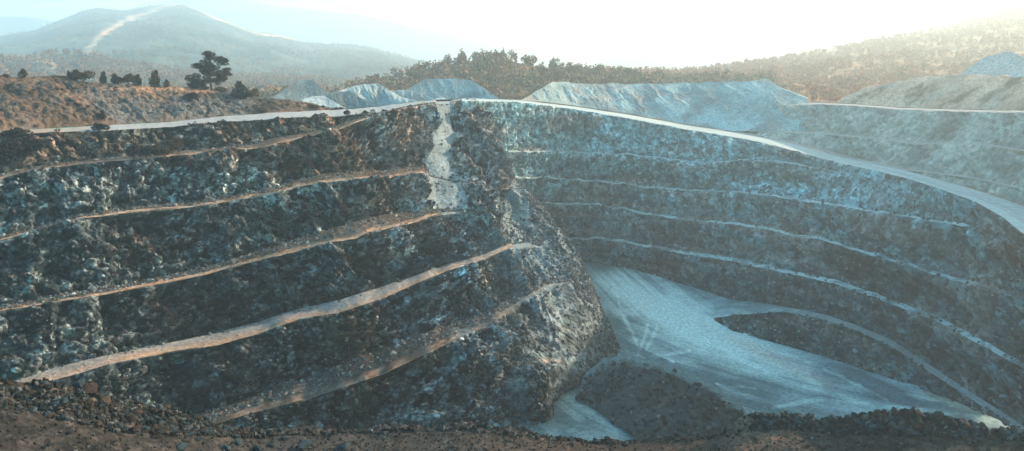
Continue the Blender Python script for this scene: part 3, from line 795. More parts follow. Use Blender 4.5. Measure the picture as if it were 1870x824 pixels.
# ruts of the road at bottom left, running across
rut = np.sin((Y + X * .10) * 4.2 + vnoise(X / 8, Y / 8, Z, 352) * 2) * (1 - rough) * (1 - sstep(300, 460, G.px))
disp = disp + rut * .06
G.Z = G.Z + disp
col = mix(np.array([.016, .018, .018]), np.array([.060, .060, .056]), sstep(-.4, .6, big + (id1 - .5) * 1.0))
col = mix(col, np.array([.14, .13, .12]), sstep(.8, .97, id2) * .6)
soil = mix(np.array([.009, .010, .0105]), np.array([.030, .029, .028]), sstep(-.5, .5, fbm(X * .5, Y, Z, 3, 4, 361)))
col = mix(col, soil, np.clip(1 - rough * 1.25, 0, 1) * .95)
col = mix(col, np.array([.045, .046, .045]), (1 - rough) * (sstep(420, 560, G.px) * (1 - sstep(860, 1000, G.px))) * .4)
col = mix(col, np.array([.11, .080, .062]), blob(G.px, G.py, 1385, 790, 80, 42, -.5, .5) * .9)
col = mix(col, np.array([.05, .039, .034]), blob(G.px, G.py, 1180, 820, 260, 25, 0, .6) * .7)
rc = (np.sin((Y + X * .10) * 4.2 + vnoise(X / 8, Y / 8, Z, 352) * 2) > .3) * (1 - rough) * (1 - sstep(300, 460, G.px))
col = mix(col, col * .55, rc * .6)
col = mix(col, np.array([.13, .095, .072]), sstep(.3, .6, fbm(X, Y, Z, 2.2, 3, 367)) * rough * (1 - sstep(700, 760, G.py)) * leftpile * .6)
M_NEAR = rock_mat('near_rubble', fine=4.0, contrast=0.5, bump=0.8, chip=0.4)
M_NROAD = rock_mat('near_dirt_road', fine=3.5, contrast=0.4, bump=0.6, chip=0.2)
G.emit('rubble_bank', 0, K[4], M_NEAR, col, False, 'dark broken rubble bank along the edge of the near shelf')
G.emit('dirt_road', K[4], len(G.strip) - 1, M_NROAD, col, False, 'brown dirt track crossing the bottom of the picture')
GN = G

# ================================================================== LEFT EARTH BANK above the haul road
az = np.linspace(ray(-220, 200)[0], ray(628, 200)[0], 720)
top = line([(-220, 128), (-100, 134), (0, 139), (30, 141), (60, 142), (100, 139), (125, 142), (145, 150), (180, 153), (240, 157), (270, 161), (350, 160), (380, 164), (420, 172), (450, 181), (500, 180), (540, 184), (570, 188), (600, 198), (628, 206)], az, 5)
bot = np.interp(az, L_az, RI_ := line([(-190, 250), (-100, 247), (60, 237), (180, 230), (300, 224), (400, 214), (500, 206), (600, 201), (690, 195), (740, 188)], L_az)) - .0002
dL = np.interp(az, L_az, L_ds[0]) + .02
top = np.minimum(top, bot - .0008)
k_ = dline([(-220, 200, .55), (0, 200, .6), (300, 200, .5), (450, 200, .42), (628, 200, .35)], az)
dt = dL * (k_ + bot) / (k_ + top)
mr_ = top * .45 + bot * .55; dm = dL * (k_ * 1.15 + bot) / (k_ * 1.15 + mr_)
b1 = (top * dt + .4) / (dt + 7); b2 = (top * dt + 9) / (dt + 24)
b2 = np.maximum(b2, b1 + .001)
G = Grid(az, [b2, b1, top, mr_, bot], [dt + 24, dt + 7, dt, dm, dL], 1.5)
K = G.key
X, Y, Z = G.X, G.Y, G.Z
nx, ny = G.wallnormal(K[3], 121)
big = fbm(X, Y, Z, 14, 4, 421); gl = 1 - 2 * np.abs(fbm(X * .8 + Z * .9, Y * .8, Z * .3, 4.5, 4, 431)) ** .8
f2, id2 = facets(X, Y, Z, 1.0, 441, 1.2)
e = np.ones(len(G.q)); e[G.strip == 3] = sstep(0, .35, 1 - G.q[G.strip == 3]); e[G.strip < 2] = .3; e[K[2]:K[2] + 8] = .35; e[-1] = 0
disp = e[:, None] * (big * 2.6 + gl * 1.3 + f2 * .45) * np.clip((bot - top) * FPX / 40, .15, 1)
G.displace(nx[None] * .7, ny[None] * .7, .6, disp)
br1 = np.array([.028, .023, .018]); br2 = np.array([.10, .077, .058]); gy = np.array([.07, .083, .09])
cn = fbm(X, Y, Z, 7, 5, 461)
col = mix(br1, br2, sstep(-.5, .45, cn + gl * .2))
col = mix(col, gy, sstep(-.1, .5, fbm(X, Y, Z, 9, 4, 463) + blob(G.px, G.py, 330, 205, 130, 22, 0, .6) * .8 - .15) * .75)
col = mix(col, br1 * .7, (vnoise(X / .8, Y / .8, Z / .8, 465) > .45) * .6)
col = mix(col, np.array([.25, .17, .115]), sstep(-2.5, 0, -np.abs(G.strip - 2 + G.q)[:, None]) * 0 + blob(G.px, G.py, 300, 166, 120, 5, 0, .5) * .6)
G.emit('earth_bank', 0, len(G.strip) - 1, M_SOIL, col, False, 'eroded brown earth bank above the haul road at the upper left')

# ================================================================== FAR GROUND AND HILLS
az = np.linspace(math.radians(-52), math.radians(52), 500)
# start line = rim of the pit
st_d = np.interp(az, L_az, L_ds[0]); st_r = np.interp(az, L_az, rat_ := line([(-190, 250), (-100, 247), (60, 237), (180, 230), (300, 224), (400, 214), (500, 206), (600, 201), (690, 195), (740, 188), (790, 183), (870, 180)], L_az))
mR = az > ray(850, 182)[0]
st_d = np.where(mR, np.interp(az, R_az, R_d0), st_d); st_r = np.where(mR, np.interp(az, R_az, R_RI), st_r)
mU = az > U_az[0]
st_d = np.where(mU, np.interp(az, U_az, U_back_d), st_d); st_r = np.where(mU, np.interp(az, U_az, U_back_r), st_r)
zs = -st_r * st_d
ZP = -9.5
prof = [(0, None), (30, .6), (90, 1), (220, 1), (800, 1), (1800, 1), (4500, 1)]
rr = []; ds = []
for dd, t in prof:
    d_ = st_d + dd; z_ = zs if t is None else zs * (1 - t) + ZP * t
    if dd > 500: z_ = z_ - 6
    rr.append(-z_ / d_ - (.0003 if t is None else 0)); ds.append(d_)
G = Grid(az, rr[::-1], ds[::-1], 3)
X, Y, Z = G.X, G.Y, G.Z
nfade = np.broadcast_to((G.D - st_d[None]) > 25, G.D.shape)
G.Z = G.Z + nfade * fbm(X, Y, Z * 0, 40, 4, 521) * 1.6
cn = fbm(X, Y, Z * 0, 30, 5, 531)
col = mix(np.array([.16, .10, .06]), np.array([.22, .22, .205]), sstep(-.4, .4, cn))
col = mix(col, np.array([.05, .045, .028]), sstep(380, 480, G.D))
col = mix(col, np.array([.33, .35, .355]), sstep(430, 560, G.px) * (1 - sstep(950, 1010, G.px)) * (1 - sstep(250, 300, G.D)))
G.emit('ground', 0, len(G.strip) - 1, M_SOIL, col, True, 'level ground between the pit rim and the hills')

FOREST = []      # (P, weight) points for trees
def hill(name, x0, x1, crest, dc, base_r, db, colA, colB, label, n=420, rows=70, bump=8, seed=600, paths=(), conc=1.3, jag=1.0):
    az = np.linspace(ray(x0, 100)[0], ray(x1, 100)[0], n)
    cr = line(crest, az, 5)
    dcv = dline([(a, 100, b) for a, b in dc], az); dbv = dline([(a, 100, b) for a, b in db], az)
    zc = -cr * dcv; zb = base_r
    D = []; Zr = []
    for t in np.linspace(0, 1, rows):
        D.append(dbv * (1 - t) + dcv * t); Zr.append(zb + (zc - zb) * t ** conc)
    for t in (0.15, .4, 1.0):
        D.append(dcv * (1 + .35 * t)); Zr.append(zc + (zb - zc) * t ** 1.3)
    D = np.array(D)[::-1]; Zr = np.array(Zr)[::-1]
    A = np.broadcast_to(az, D.shape)
    g = Dummy(D * np.sin(A), D * np.cos(A), Zr, az); g.D = D
    t_ = np.concatenate([[.15, .4, 1.0][::-1], np.linspace(1, 0, rows)])[:, None]
    crestfade = np.where(np.arange(len(D))[:, None] < 3, 1, 1 - sstep(.85, 1, t_) * .9)
    H = np.maximum(zc - zb, 1)[None]
    ns = fbm(g.X, g.Y, g.Z * 0, bump * 12, 5, seed) * bump * crestfade * sstep(0, .15, t_)
    rdg = (1 - 2 * np.abs(fbm(g.X, g.Y, g.Z * 0, bump * 9, 3, seed + 5)) ** .8) * bump * .6 * crestfade * sstep(0, .2, t_)
    g.Z = g.Z + ns + rdg
    cn = fbm(g.X, g.Y, g.Z, bump * 5, 6, seed + 9, .6)
    col = mix(colA, colB, sstep(-.25, .35, cn))
    for pts, wd, pc in paths:
        dd = polydist(g.px, g.py, pts)[0]
        col = mix(col, pc, np.exp(-(dd / wd) ** 2) * .95)
    g.emit(name, 0, len(D) - 1, M_FAR, col, True, label)
    return g

path_c = np.array([.42, .30, .20])
H0 = hill('wooded_hill', -300, 760, [(-300, 96), (-100, 104), (0, 108), (40, 112), (80, 104), (120, 98), (160, 104), (220, 118), (290, 124), (360, 132), (450, 138), (560, 146), (660, 154), (760, 165)],
     [(-300, 820), (760, 900)], -14, [(-300, 430), (760, 520)], (.008, .020, .020), (.075, .095, .080), 'lower dark wooded spur in front of the large hill at the left', n=420, rows=90, bump=5, seed=590, conc=1.1,
     paths=[([(40, 118), (80, 116), (100, 122)], 3, path_c * .8), ([(95, 118), (104, 140)], 2.5, path_c * .7)])
HL = hill('wooded_hill', -260, 1000, [(-260, 90), (-100, 78), (0, 66), (60, 56), (110, 37), (150, 20), (180, 15), (230, 20), (262, 14), (300, 8), (325, 6), (345, 12), (400, 33), (450, 55), (500, 62), (560, 78), (620, 82), (680, 88), (740, 104), (800, 122), (870, 150), (1000, 165)],
     [(-260, 2300), (300, 2600), (1000, 2000)], -16, [(-260, 620), (300, 660), (1000, 720)], (.006, .018, .020), (.060, .080, .065), 'large scrubby hill with a pale firebreak up its ridge, upper left', n=700, rows=200, bump=14, seed=600,
     paths=[([(160, 92), (200, 62), (250, 34), (300, 13), (325, 9)], 4.5, path_c), ([(345, 14), (400, 37), (450, 58), (520, 68), (600, 84)], 3, path_c * .9), ([(160, 92), (185, 106), (210, 112)], 5, path_c * .6), ([(40, 115), (80, 112)], 4, path_c * .6), ([(95, 112), (106, 140)], 3, path_c * .7)], conc=1.15)
H2 = hill('far_mountain', -400, 1400, [(-400, 20), (-100, 22), (0, 30), (60, 32), (100, 40), (180, 30), (260, 10), (340, -4), (400, -6), (450, 2), (520, 14), (580, 20), (650, 26), (700, 36), (760, 52), (820, 64), (880, 76), (940, 92), (1000, 104), (1060, 116), (1150, 140), (1400, 160)],
     [(-400, 4200), (1400, 4200)], -20, [(-400, 3000), (1400, 3000)], (.03, .04, .04), (.05, .06, .05), 'pale blue far mountain range behind the large hill', rows=40, bump=20, seed=640, jag=.4)
H3 = hill('far_mountain', 950, 2300, [(950, 150), (1040, 128), (1080, 118), (1120, 108), (1180, 92), (1240, 85), (1330, 76), (1400, 80), (1450, 82), (1500, 74), (1560, 52), (1620, 34), (1700, 16), (1780, 0), (1870, -20), (2300, -60)],
     [(950, 3000), (2300, 2600)], -20, [(950, 1900), (2300, 1800)], (.06, .06, .045), (.10, .09, .065), 'pale far ridge beyond the woods at the right', rows=40, bump=16, seed=660, jag=.6)
H4 = hill('wooded_hill', 1000, 2300, [(1000, 150), (1100, 146), (1200, 142), (1300, 136), (1380, 120), (1440, 108), (1500, 98), (1560, 84), (1620, 74), (1680, 62), (1740, 48), (1800, 32), (1870, 16), (2000, -20), (2300, -60)],
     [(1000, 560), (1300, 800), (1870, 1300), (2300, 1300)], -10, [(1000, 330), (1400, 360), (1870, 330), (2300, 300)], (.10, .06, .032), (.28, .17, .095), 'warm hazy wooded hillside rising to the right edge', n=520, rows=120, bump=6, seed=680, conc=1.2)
H5 = hill('wooded_ridge', 560, 1480, [(560, 175), (640, 165), (700, 152), (740, 140), (780, 126), (830, 116), (880, 108), (930, 112), (980, 122), (1040, 132), (1100, 140), (1180, 146), (1300, 150), (1480, 158)],
     [(560, 400), (1480, 420)], -9, [(560, 330), (880, 310), (1480, 330)], (.05, .04, .024), (.20, .125, .065), 'wooded knoll behind the grey stockpiles', n=420, rows=60, bump=2.5, seed=700, conc=.9)
# ================================================================== SPOIL HEAPS
def heap(crest, base, dbase, slope, colr, label, x0, x1, cat='gravel heap', seed=800, ribs=0.5, flat=10, n=None, group=None, dark_c=None, rough=.35, rag=0.0012, edge_c=None, yref=170):
    n = n or max(60, int((x1 - x0) * .8))
    az = np.linspace(ray(x0, yref)[0], ray(x1, yref)[0], n)
    cr = line(crest, az, 3); bs = line(base, az, 5)
    if rag: cr = cr + vnoise(az * 90, az * 0, az * 0, seed + 8) * rag
    cr = np.minimum(cr, bs - .0002)
    db = 59.6 / bs if dbase == 'floor' else dline([(a, 170, b) for a, b in dbase], az)
    dc = db * (slope + bs) / (slope + cr)
    h = cr * dc
    rise = np.maximum(bs * db - cr * dc, 0.02)            # height above foot
    rr = [(h + rise) / (dc + np.minimum(flat, rise * 2) + rise * 1.5), (h + .1) / (dc + np.minimum(flat, rise * 2)), cr, bs]
    ds = [dc + np.minimum(flat, rise * 2) + rise * 1.5, dc + np.minimum(flat, rise * 2), dc, db]
    g = Grid(az, rr, ds, 1.5)
    X, Y, Z = g.X, g.Y, g.Z
    hh = np.clip((rise / 4)[None], 0, 1) * np.where(g.strip == 2, np.sin(np.pi * np.clip(g.q, 0, 1)) * .8 + .2, .3)[:, None]
    rb_ = (1 - 2 * np.abs(fbm(X + Z * .6 + vnoise(X / 4, Y / 4, Z / 3, seed + 20) * 1.2, Z * .22, Z * 0, 4.5, 4, seed)) ** .8)
    g.displace(0, -1, .3, hh * (rb_ * ribs + fbm(X, Y, Z, 6, 4, seed + 1) * rough * 2 + vnoise(X / .9, Y / .9, Z / .9, seed + 2) * rough * .4))
    cn = fbm(X, Y, Z, 9, 5, seed + 3); colr = tuple(np.array(colr) * .82)
    c = mix(np.array(colr) * .74, np.array(colr) * 1.15, sstep(-.4, .4, cn + rb_ * .15))
    c = mix(c, np.array(colr).mean() * np.array([.95, .82, .70]), sstep(.0, .6, fbm(X, Y, Z, 7, 4, seed + 31)) * .5)
    if dark_c is not None: c = mix(c, dark_c, sstep(-.05, .4, fbm(X, Y, Z, 5, 4, seed + 6)) * .7)
    if edge_c is not None:
        ed = np.minimum(np.minimum(g.px - x0, x1 - g.px) / 40, (g.py - proj(g.X[g.key[2]], g.Y[g.key[2]], g.Z[g.key[2]])[1][None]) / 14) + .5 * fbm(X, Y, Z, 3, 3, seed + 12)
        c = mix(np.array(edge_c), c, sstep(-.1, .9, ed))
    o = g.emit('gravel_heap', 0, len(g.strip) - 1, M_HEAP, c, False, None, kind=None)
    tag(o, label, cat, group)
    return g
GREY = (.18, .25, .265); GREY_D = (.085, .13, .14)
def rimd(x): 
    a = ray(x, 190)[0]
    return float(np.interp(a, L_az, L_ds[0])) if x < 860 else float(np.interp(a, R_az, R_d0))
heap([(495, 178), (510, 170), (530, 158), (548, 148), (570, 147), (582, 156), (600, 168), (625, 180)], [(495, 179), (560, 190), (625, 182)], [(495, 285), (625, 285)], .6, GREY_D, 'dark grey conical heap, leftmost of the stockpiles beside the brown bank', 495, 625, seed=801)
heap([(545, 186), (570, 175), (592, 174), (610, 186), (640, 204)], [(545, 187), (590, 199), (640, 205)], [(545, 200), (640, 196)], .62, (.25, .32, .34), 'small pale heap in front, just beyond the road bend', 545, 640, seed=806, ribs=.3)
heap([(580, 184), (600, 172), (620, 166), (640, 168), (660, 180), (690, 196)], [(580, 186), (630, 201), (690, 197)], [(580, 212), (690, 206)], .62, GREY_D, 'darker pointed heap between the small pale heap and the long striped heap', 580, 690, seed=811, ribs=.5)
heap([(618, 166), (636, 160), (655, 156), (672, 155), (690, 152), (705, 160), (718, 168), (735, 178), (770, 188)], [(618, 168), (660, 188), (690, 197), (735, 192), (775, 189)], [(618, 235), (775, 222)], .62, (.22, .285, .30), 'long pale heap with diagonal tipped ribs left of the haul road', 618, 772, seed=816, ribs=2.0)
heap([(700, 172), (725, 164), (745, 163), (765, 170), (800, 182)], [(700, 174), (750, 184), (800, 184)], [(700, 262), (800, 250)], .62, (.21, .275, .29), 'low pale ribbed heap in front of the flat topped grey heap', 700, 802, seed=821, ribs=1.6)
heap([(735, 172), (750, 160), (772, 147), (790, 144), (830, 143), (862, 146), (880, 158), (895, 168), (912, 180)], [(735, 175), (790, 183), (870, 183), (912, 182)], [(735, 275), (912, 258)], .6, (.145, .21, .225), 'broad flat topped grey heap above the top of the chute', 735, 914, seed=826, ribs=.4)
heap([(786, 184), (800, 178), (806, 175), (814, 179), (824, 184)], [(786, 185), (824, 185)], [(786, 222), (824, 222)], .7, (.27, .34, .36), 'tiny cone of pale stone at the head of the chute', 786, 824, seed=831, ribs=.1)
az_ = R_az
rp = [(x_, y_) for x_, y_ in [(950, 182), (1050, 193), (1150, 208), (1250, 226), (1310, 235), (1330, 238), (1400, 240), (1475, 240)]]
def dR(x, off): return float(np.interp(ray(x, 200)[0], R_az, R_d0)) + off
heap([(952, 182), (970, 174), (990, 160), (1008, 150), (1030, 150), (1060, 154), (1150, 153), (1250, 151), (1330, 149), (1385, 147), (1410, 152), (1440, 168), (1475, 182)],
     [(950, 183), (1000, 187), (1050, 193.5), (1150, 208.5), (1250, 226.5), (1310, 236), (1340, 240), (1475, 240)],
     [(950, dR(950, 1)), (1050, dR(1050, 1)), (1150, dR(1150, 1)), (1250, dR(1250, 1)), (1330, dR(1330, 1)), (1475, dR(1475, 14))], .55, (.21, .30, .315), 'huge long flat topped grey spoil heap behind the right haul road', 950, 1476, seed=841, ribs=1.0, flat=25, dark_c=np.array([.10, .12, .13]), rough=.7)
heap([(1335, 178), (1360, 158), (1390, 144), (1402, 144), (1425, 160), (1450, 172), (1475, 182)], [(1335, 180), (1400, 190), (1475, 186)], [(1335, 312), (1475, 312)], .55, (.21, .29, .305), 'pointed grey heap rising over the right end of the huge heap', 1335, 1476, seed=846, ribs=.6)
heap([(1530, 188), (1555, 172), (1590, 156), (1650, 148), (1690, 140), (1740, 136), (1790, 138), (1870, 142), (2040, 150)], [(1530, 191), (1600, 199), (1700, 203), (1870, 206), (2040, 210)], [(1530, dR(1530, 62)), (1700, dR(1700, 62)), (1870, dR(1870, 60)), (2040, dR(2000, 60))], .6, (.55, .33, .24), 'brown eroded earth mound below the pale cone at the right edge', 1530, 2040, 'earth mound', seed=851, ribs=3.4, rough=1.5, flat=20, dark_c=np.array([.05, .042, .032]))
heap([(1745, 142), (1775, 118), (1800, 103), (1822, 96), (1842, 95), (1862, 102), (1890, 120), (1930, 146)], [(1745, 146), (1800, 158), (1930, 150)], [(1745, 268), (1930, 250)], .66, (.30, .295, .285), 'tall pale gravel cone at the right edge on top of the brown mound', 1745, 1932, seed=856, ribs=.4)
# dark gravel pile on the pit floor
GP = heap([(1052, 728), (1070, 690), (1100, 662), (1150, 655), (1200, 670), (1250, 690), (1300, 712), (1345, 745), (1372, 775), (1400, 826)], [(1052, 729), (1080, 742), (1140, 786), (1200, 830), (1280, 830), (1340, 830), (1400, 830)],
     'floor', .3, (.034, .054, .060), 'low dark gravel pile on the pit floor below the spur', 1052, 1400, seed=861, ribs=.5, flat=3, rough=.9, rag=.004, yref=760, edge_c=(.075, .125, .14), dark_c=np.array([.018, .028, .032]))


# ================================================================== LOOSE ROCKS
def ico(sub=0):
    t = (1 + 5 ** .5) / 2
    v = [(-1, t, 0), (1, t, 0), (-1, -t, 0), (1, -t, 0), (0, -1, t), (0, 1, t), (0, -1, -t), (0, 1, -t), (t, 0, -1), (t, 0, 1), (-t, 0, -1), (-t, 0, 1)]
    f = [(0, 11, 5), (0, 5, 1), (0, 1, 7), (0, 7, 10), (0, 10, 11), (1, 5, 9), (5, 11, 4), (11, 10, 2), (10, 7, 6), (7, 1, 8), (3, 9, 4), (3, 4, 2), (3, 2, 6), (3, 6, 8), (3, 8, 9), (4, 9, 5), (2, 4, 11), (6, 2, 10), (8, 6, 7), (9, 8, 1)]
    v = [np.array(p, float) / np.linalg.norm(p) for p in v]
    for _ in range(sub):
        cache = {}; nf = []
        def mid(a, b):
            k = (min(a, b), max(a, b))
            if k not in cache:
                p = v[a] + v[b]; v.append(p / np.linalg.norm(p)); cache[k] = len(v) - 1
            return cache[k]
        for a, b, c in f:
            ab, bc, ca = mid(a, b), mid(b, c), mid(c, a)
            nf += [(a, ab, ca), (b, bc, ab), (c, ca, bc), (ab, bc, ca)]
        f = nf
    return np.array(v), np.array(f)
I0 = ico(0); I1 = ico(1); I2 = ico(2)

def rock_verts(base, seed, cuts=9, squash=.75):
    """an angular stone: a ball cut by random planes"""
    r = np.random.default_rng(seed); v = base.copy()
    for _ in range(cuts):
        n = r.normal(size=3); n /= np.linalg.norm(n); lim = r.uniform(.45, .8)
        dd = v @ n; over = dd > lim
        v[over] -= np.outer(dd[over] - lim, n)
    v *= np.array([r.uniform(.85, 1.25), r.uniform(.75, 1.1), squash * r.uniform(.8, 1.15)])
    return v
ROCKM = {}
def rock_mesh(i, mat):
    key = (i, mat.name)
    if key not in ROCKM:
        o = mesh_from('boulder', rock_verts(I1[0], 900 + i, 14), I1[1], mat); ROCKM[key] = o.data
        bpy.data.objects.remove(o)
    return ROCKM[key]
def boulder(P, size, mat, label, group, i, name='boulder', sink=.25):
    o = bpy.data.objects.new(name, rock_mesh(i % 9, mat)); C.objects.link(o)
    o.location = P + Vector((0, 0, size * (.5 - sink)))
    o.scale = (size * .6, size * .6, size * .6)
    o.rotation_euler = (random.uniform(-.4, .4), random.uniform(-.4, .4), random.uniform(0, 6.28))
    return tag(o, label, 'boulder' if size > .5 else 'rock', group)

def rubble(name, P, S, mat, label, seed=0, sink=.2, gain=1.0):
    """many small stones joined in one mesh"""
    r = np.random.default_rng(seed); n = len(P); b, f = I0
    vv = b[None] * (1 + r.uniform(-.42, .35, (n, 12, 1)))
    vv *= r.uniform(.6, 1.25, (n, 1, 3))
    a = r.uniform(0, 6.28, n); ca, sa_ = np.cos(a), np.sin(a)
    x = vv[..., 0] * ca[:, None] - vv[..., 1] * sa_[:, None]; y = vv[..., 0] * sa_[:, None] + vv[..., 1] * ca[:, None]
    V = np.stack([x, y, vv[..., 2]], -1) * (np.asarray(S)[:, None, None] * .5) + P[:, None, :] + np.array([0, 0, 1]) * (np.asarray(S)[:, None, None] * (.5 - sink) * .6)
    F = (f[None] + (np.arange(n) * 12)[:, None, None]).reshape(-1, 3)
    tone = r.uniform(0, 1, n) ** 1.7
    c = mix(np.array([.030, .040, .044]), np.array([.20, .24, .25]), tone ** 2.2)
    c = mix(c, np.array([.070, .052, .040]), (r.uniform(0, 1, n) < .22) * .7)
    o = mesh_from(name, V.reshape(-1, 3), F, mat, np.repeat(c * gain, 12, 0))
    return tag(o, label, kind='stuff')
M_RUB = rock_mat('rubble_stone', fine=3.0, contrast=0.3, bump=0.4)

def grid_pts(g, rsel, n, seed, wfun=None):
    """n random surface points of a grid, even per picture area"""
    r = np.random.default_rng(seed)
    P = np.stack([g.X[rsel], g.Y[rsel], g.Z[rsel] + Z0], -1).reshape(-1, 3)
    px, py = g.px[rsel].ravel(), g.py[rsel].ravel()
    w_ = np.ones(len(px)) if wfun is None else wfun(px, py)
    w_ = w_ * ((px > -150) & (px < 2020))
    if w_.sum() <= 0: return P[:0], px[:0], py[:0]
    i = r.choice(len(P), n, p=w_ / w_.sum())
    return P[i] + r.normal(0, .05, (n, 3)), px[i], py[i]

# rubble along the feet of the left faces and over the nose
lst = []; siz = []
for k, n in ((2, 700), (4, 1500), (6, 2600), (10, 2600), (8, 90)):
    sel = slice(LROWS[k], LROWS[k] + max(2, int((LROWS[k + 1] - LROWS[k]) * (.7 if k != 8 else .3))))
    P, px, py = grid_pts(GL, sel, n, 1000 + k)
    lst.append(P); siz.append(rng.uniform(.18, .55, n) ** 1.0 * (1 + (rng.uniform(0, 1, n) > .93)))
for k, n in ((3, 700), (5, 1000), (7, 1500), (9, 1900), (11, 1900)):
    P, px, py = grid_pts(GL, slice(LROWS[k] + 4, LROWS[k + 1]), n, 1010 + k, lambda px, py: .12 + sstep(760, 960, px) + sstep(300, 0, px) * .3)
    lst.append(P); siz.append(rng.uniform(.2, .75, n))
rubble('rubble', np.concatenate(lst), np.concatenate(siz), M_RUB, 'loose broken stone lying on the benches and slopes of the left wall', 1)
lst = []; siz = []
for k, n in ((2, 100), (3, 500), (4, 120), (5, 700), (6, 120), (7, 900), (8, 120), (9, 1400), (11, 900)):
    P, px, py = grid_pts(GR, slice(RR[k], RR[k + 1]), n, 1030 + k, lambda px, py: (px > 1330) * 1.0 if k == 11 else np.ones(len(px)))
    lst.append(P); siz.append(rng.uniform(.25, .85, n))
rubble('rubble', np.concatenate(lst), np.concatenate(siz), M_RUB, 'loose broken stone scattered over the right wall', 2)
P, px, py = grid_pts(GP, slice(GP.key[2], None), 1800, 1045)
rubble('rubble', P, .15 + 1.1 * rng.uniform(0, 1, 1800) ** 5, M_RUB, 'loose broken stone on the dark gravel pile of the pit floor', 4, gain=.55)
KN = GN.key
def wb(px, py): return (1 - sstep(380, 520, px)) * 1.2 + sstep(1360, 1400, px) * 1.3 + .12
P1, px1, py1 = grid_pts(GN, slice(KN[3], KN[4] + 2), 8500, 1050, wb)
s1 = .09 + .5 * rng.uniform(0, 1, 8500) ** 3.2
P2, px2, py2 = grid_pts(GN, slice(KN[4], KN[4] + 60), 6500, 1051, lambda px, py: .5 + sstep(340, 560, px) * 1.0)
s2 = .05 + .24 * rng.uniform(0, 1, 6500) ** 2.5
rubble('rubble', np.concatenate([P1, P2]), np.concatenate([s1, s2]), M_RUB, 'loose broken stone covering the near bank', 3, gain=.36)

# large single boulders one can pick out
near = ['rubble_bank', 'dirt_road']
fac = ['quarry_face', 'bench_path', 'bench_road']
def put_b(px, py, size, mat, label, group=None, i=0, names=near, **kw):
    P = spot(px, py, names)
    if P is None: print('no spot', px, py, label); return
    return boulder(P, size, mat, label, group, i, **kw)
put_b(160, 708, 1.5, M_STONE_BROWN, 'largest pale brown boulder on top of the left rubble bank, below the wide bench road', i=1)
put_b(148, 700, .9, M_STONE_TEAL, 'blue grey boulder leaning against the largest pale brown boulder on the left bank', i=2)
put_b(172, 722, 1.1, M_STONE, 'grey boulder just right of and below the largest brown boulder on the left bank', i=3)
put_b(190, 735, 1.0, M_STONE_BROWN, 'narrow brown boulder at the start of the curved crest on the left bank', i=4)
put_b(233, 690, 1.2, M_STONE_BROWN, 'rounded brown boulder under the sunlit edge of the wide bench road', names=fac, i=5)
put_b(275, 770, 1.2, M_STONE, 'tall grey boulder in the middle of the left rubble bank near the dirt road', i=6)
put_b(250, 788, .8, M_STONE_BROWN, 'pale tan stone at the lower edge of the left rubble bank', i=7)
put_b(50, 738, 1.0, M_STONE_TEAL, 'largest blue grey boulder at the far left of the rubble bank', i=8)
put_b(62, 745, .7, M_STONE, 'pale grey stone beside the largest blue grey boulder at far left', i=0)
put_b(117, 762, .7, M_STONE, 'flat pale grey slab near the dirt road at the left', i=1)
put_b(218, 735, .9, M_STONE_TEAL, 'rounded blue grey boulder just under the crest of the left bank', i=2)
for n_, (x_, y_, s_) in enumerate([(330, 820, .95), (415, 822, .75), (436, 812, .7), (472, 822, .9), (555, 820, 1.15), (580, 798, 1.0), (655, 797, 1.05), (520, 804, .6), (628, 820, .9), (700, 800, .5), (365, 808, .55), (497, 815, .5)]):
    lbl = ['left end of row', 'second from left, small', 'small one set back from the row', 'fourth from left', 'widest one at the bottom edge', 'upper one at the foot of the lowest face', 'rightmost large one', 'little one above the gap', 'near the bottom edge left of the rightmost large one', 'small far right one', 'small one between the first two', 'small one left of the widest'][n_]
    put_b(x_, y_, s_ * 1.05, M_STONE_TEAL, 'blue grey block on the track, ' + lbl, 'blue grey blocks lining the dirt track', n_ + 3, sink=.3)
# countable stones of the two banks
cnt = 0
cand = [(x, y) for x, y in zip(px1, py1)]
order = rng.permutation(len(P1))
for i in order:
    if cnt >= 240: break
    if not (0 < px1[i] < 1870 and py1[i] < 822): continue
    left = px1[i] < 900
    if 450 < px1[i] < 1380 and rng.uniform() > .1: continue
    sz = float(.3 + .45 * rng.uniform() ** 2)
    x_ = px1[i]
    for lim, pl in ((90, 'at the left edge of the left bank'), (200, 'under the largest brown boulder on the left bank'), (300, 'in the middle of the left bank'), (400, 'at the tapering end of the left bank'), (900, 'along the middle of the near edge'), (1400, 'by the bare sandy patch'), (1520, 'at the left end of the right bank'), (1640, 'in the left half of the right bank'), (1760, 'near the hump of the right bank'), (9999, 'at the right end of the right bank')):
        if x_ < lim: break
    up = 'high' if py1[i] < (745 if left else 775) else 'low'
    o = boulder(Vector([float(q_) for q_ in P1[i]]), sz, [M_STONE, M_STONE_TEAL, M_STONE_BROWN][cnt % 3],
                ('big ' if sz > .55 else 'little ') + ('grey', 'blue grey', 'brown')[cnt % 3] + ' angular rock ' + up + ' ' + pl,
                'rocks in the rubble of the %s bank' % ('left near' if left else 'right near'), cnt, name='rock')
    o['category'] = 'rock'
    cnt += 1
# pale blocks on the nose and faces
for n_, (x_, y_, s_, lb) in enumerate([(905, 490, 2.2, 'upright pale slab standing on the spur just below the end of the bench road'), (880, 512, 2.6, 'big sunlit tan block left of the pale slabs on the spur'), (903, 518, 1.8, 'narrow pale slab right of the big sunlit tan block'),
                                      (895, 530, 1.3, 'small tan block under the two large blocks on the spur'), (1795, 412, 2.2, 'pale boulder at the end of the second bench of the right wall'), (1730, 520, 2.0, 'pale grey boulder at the end of the third bench of the right wall')]):
    put_b(x_, y_, s_, M_STONE_BROWN if n_ in (1, 3) else M_STONE, lb, None, n_ + 1, names=fac)

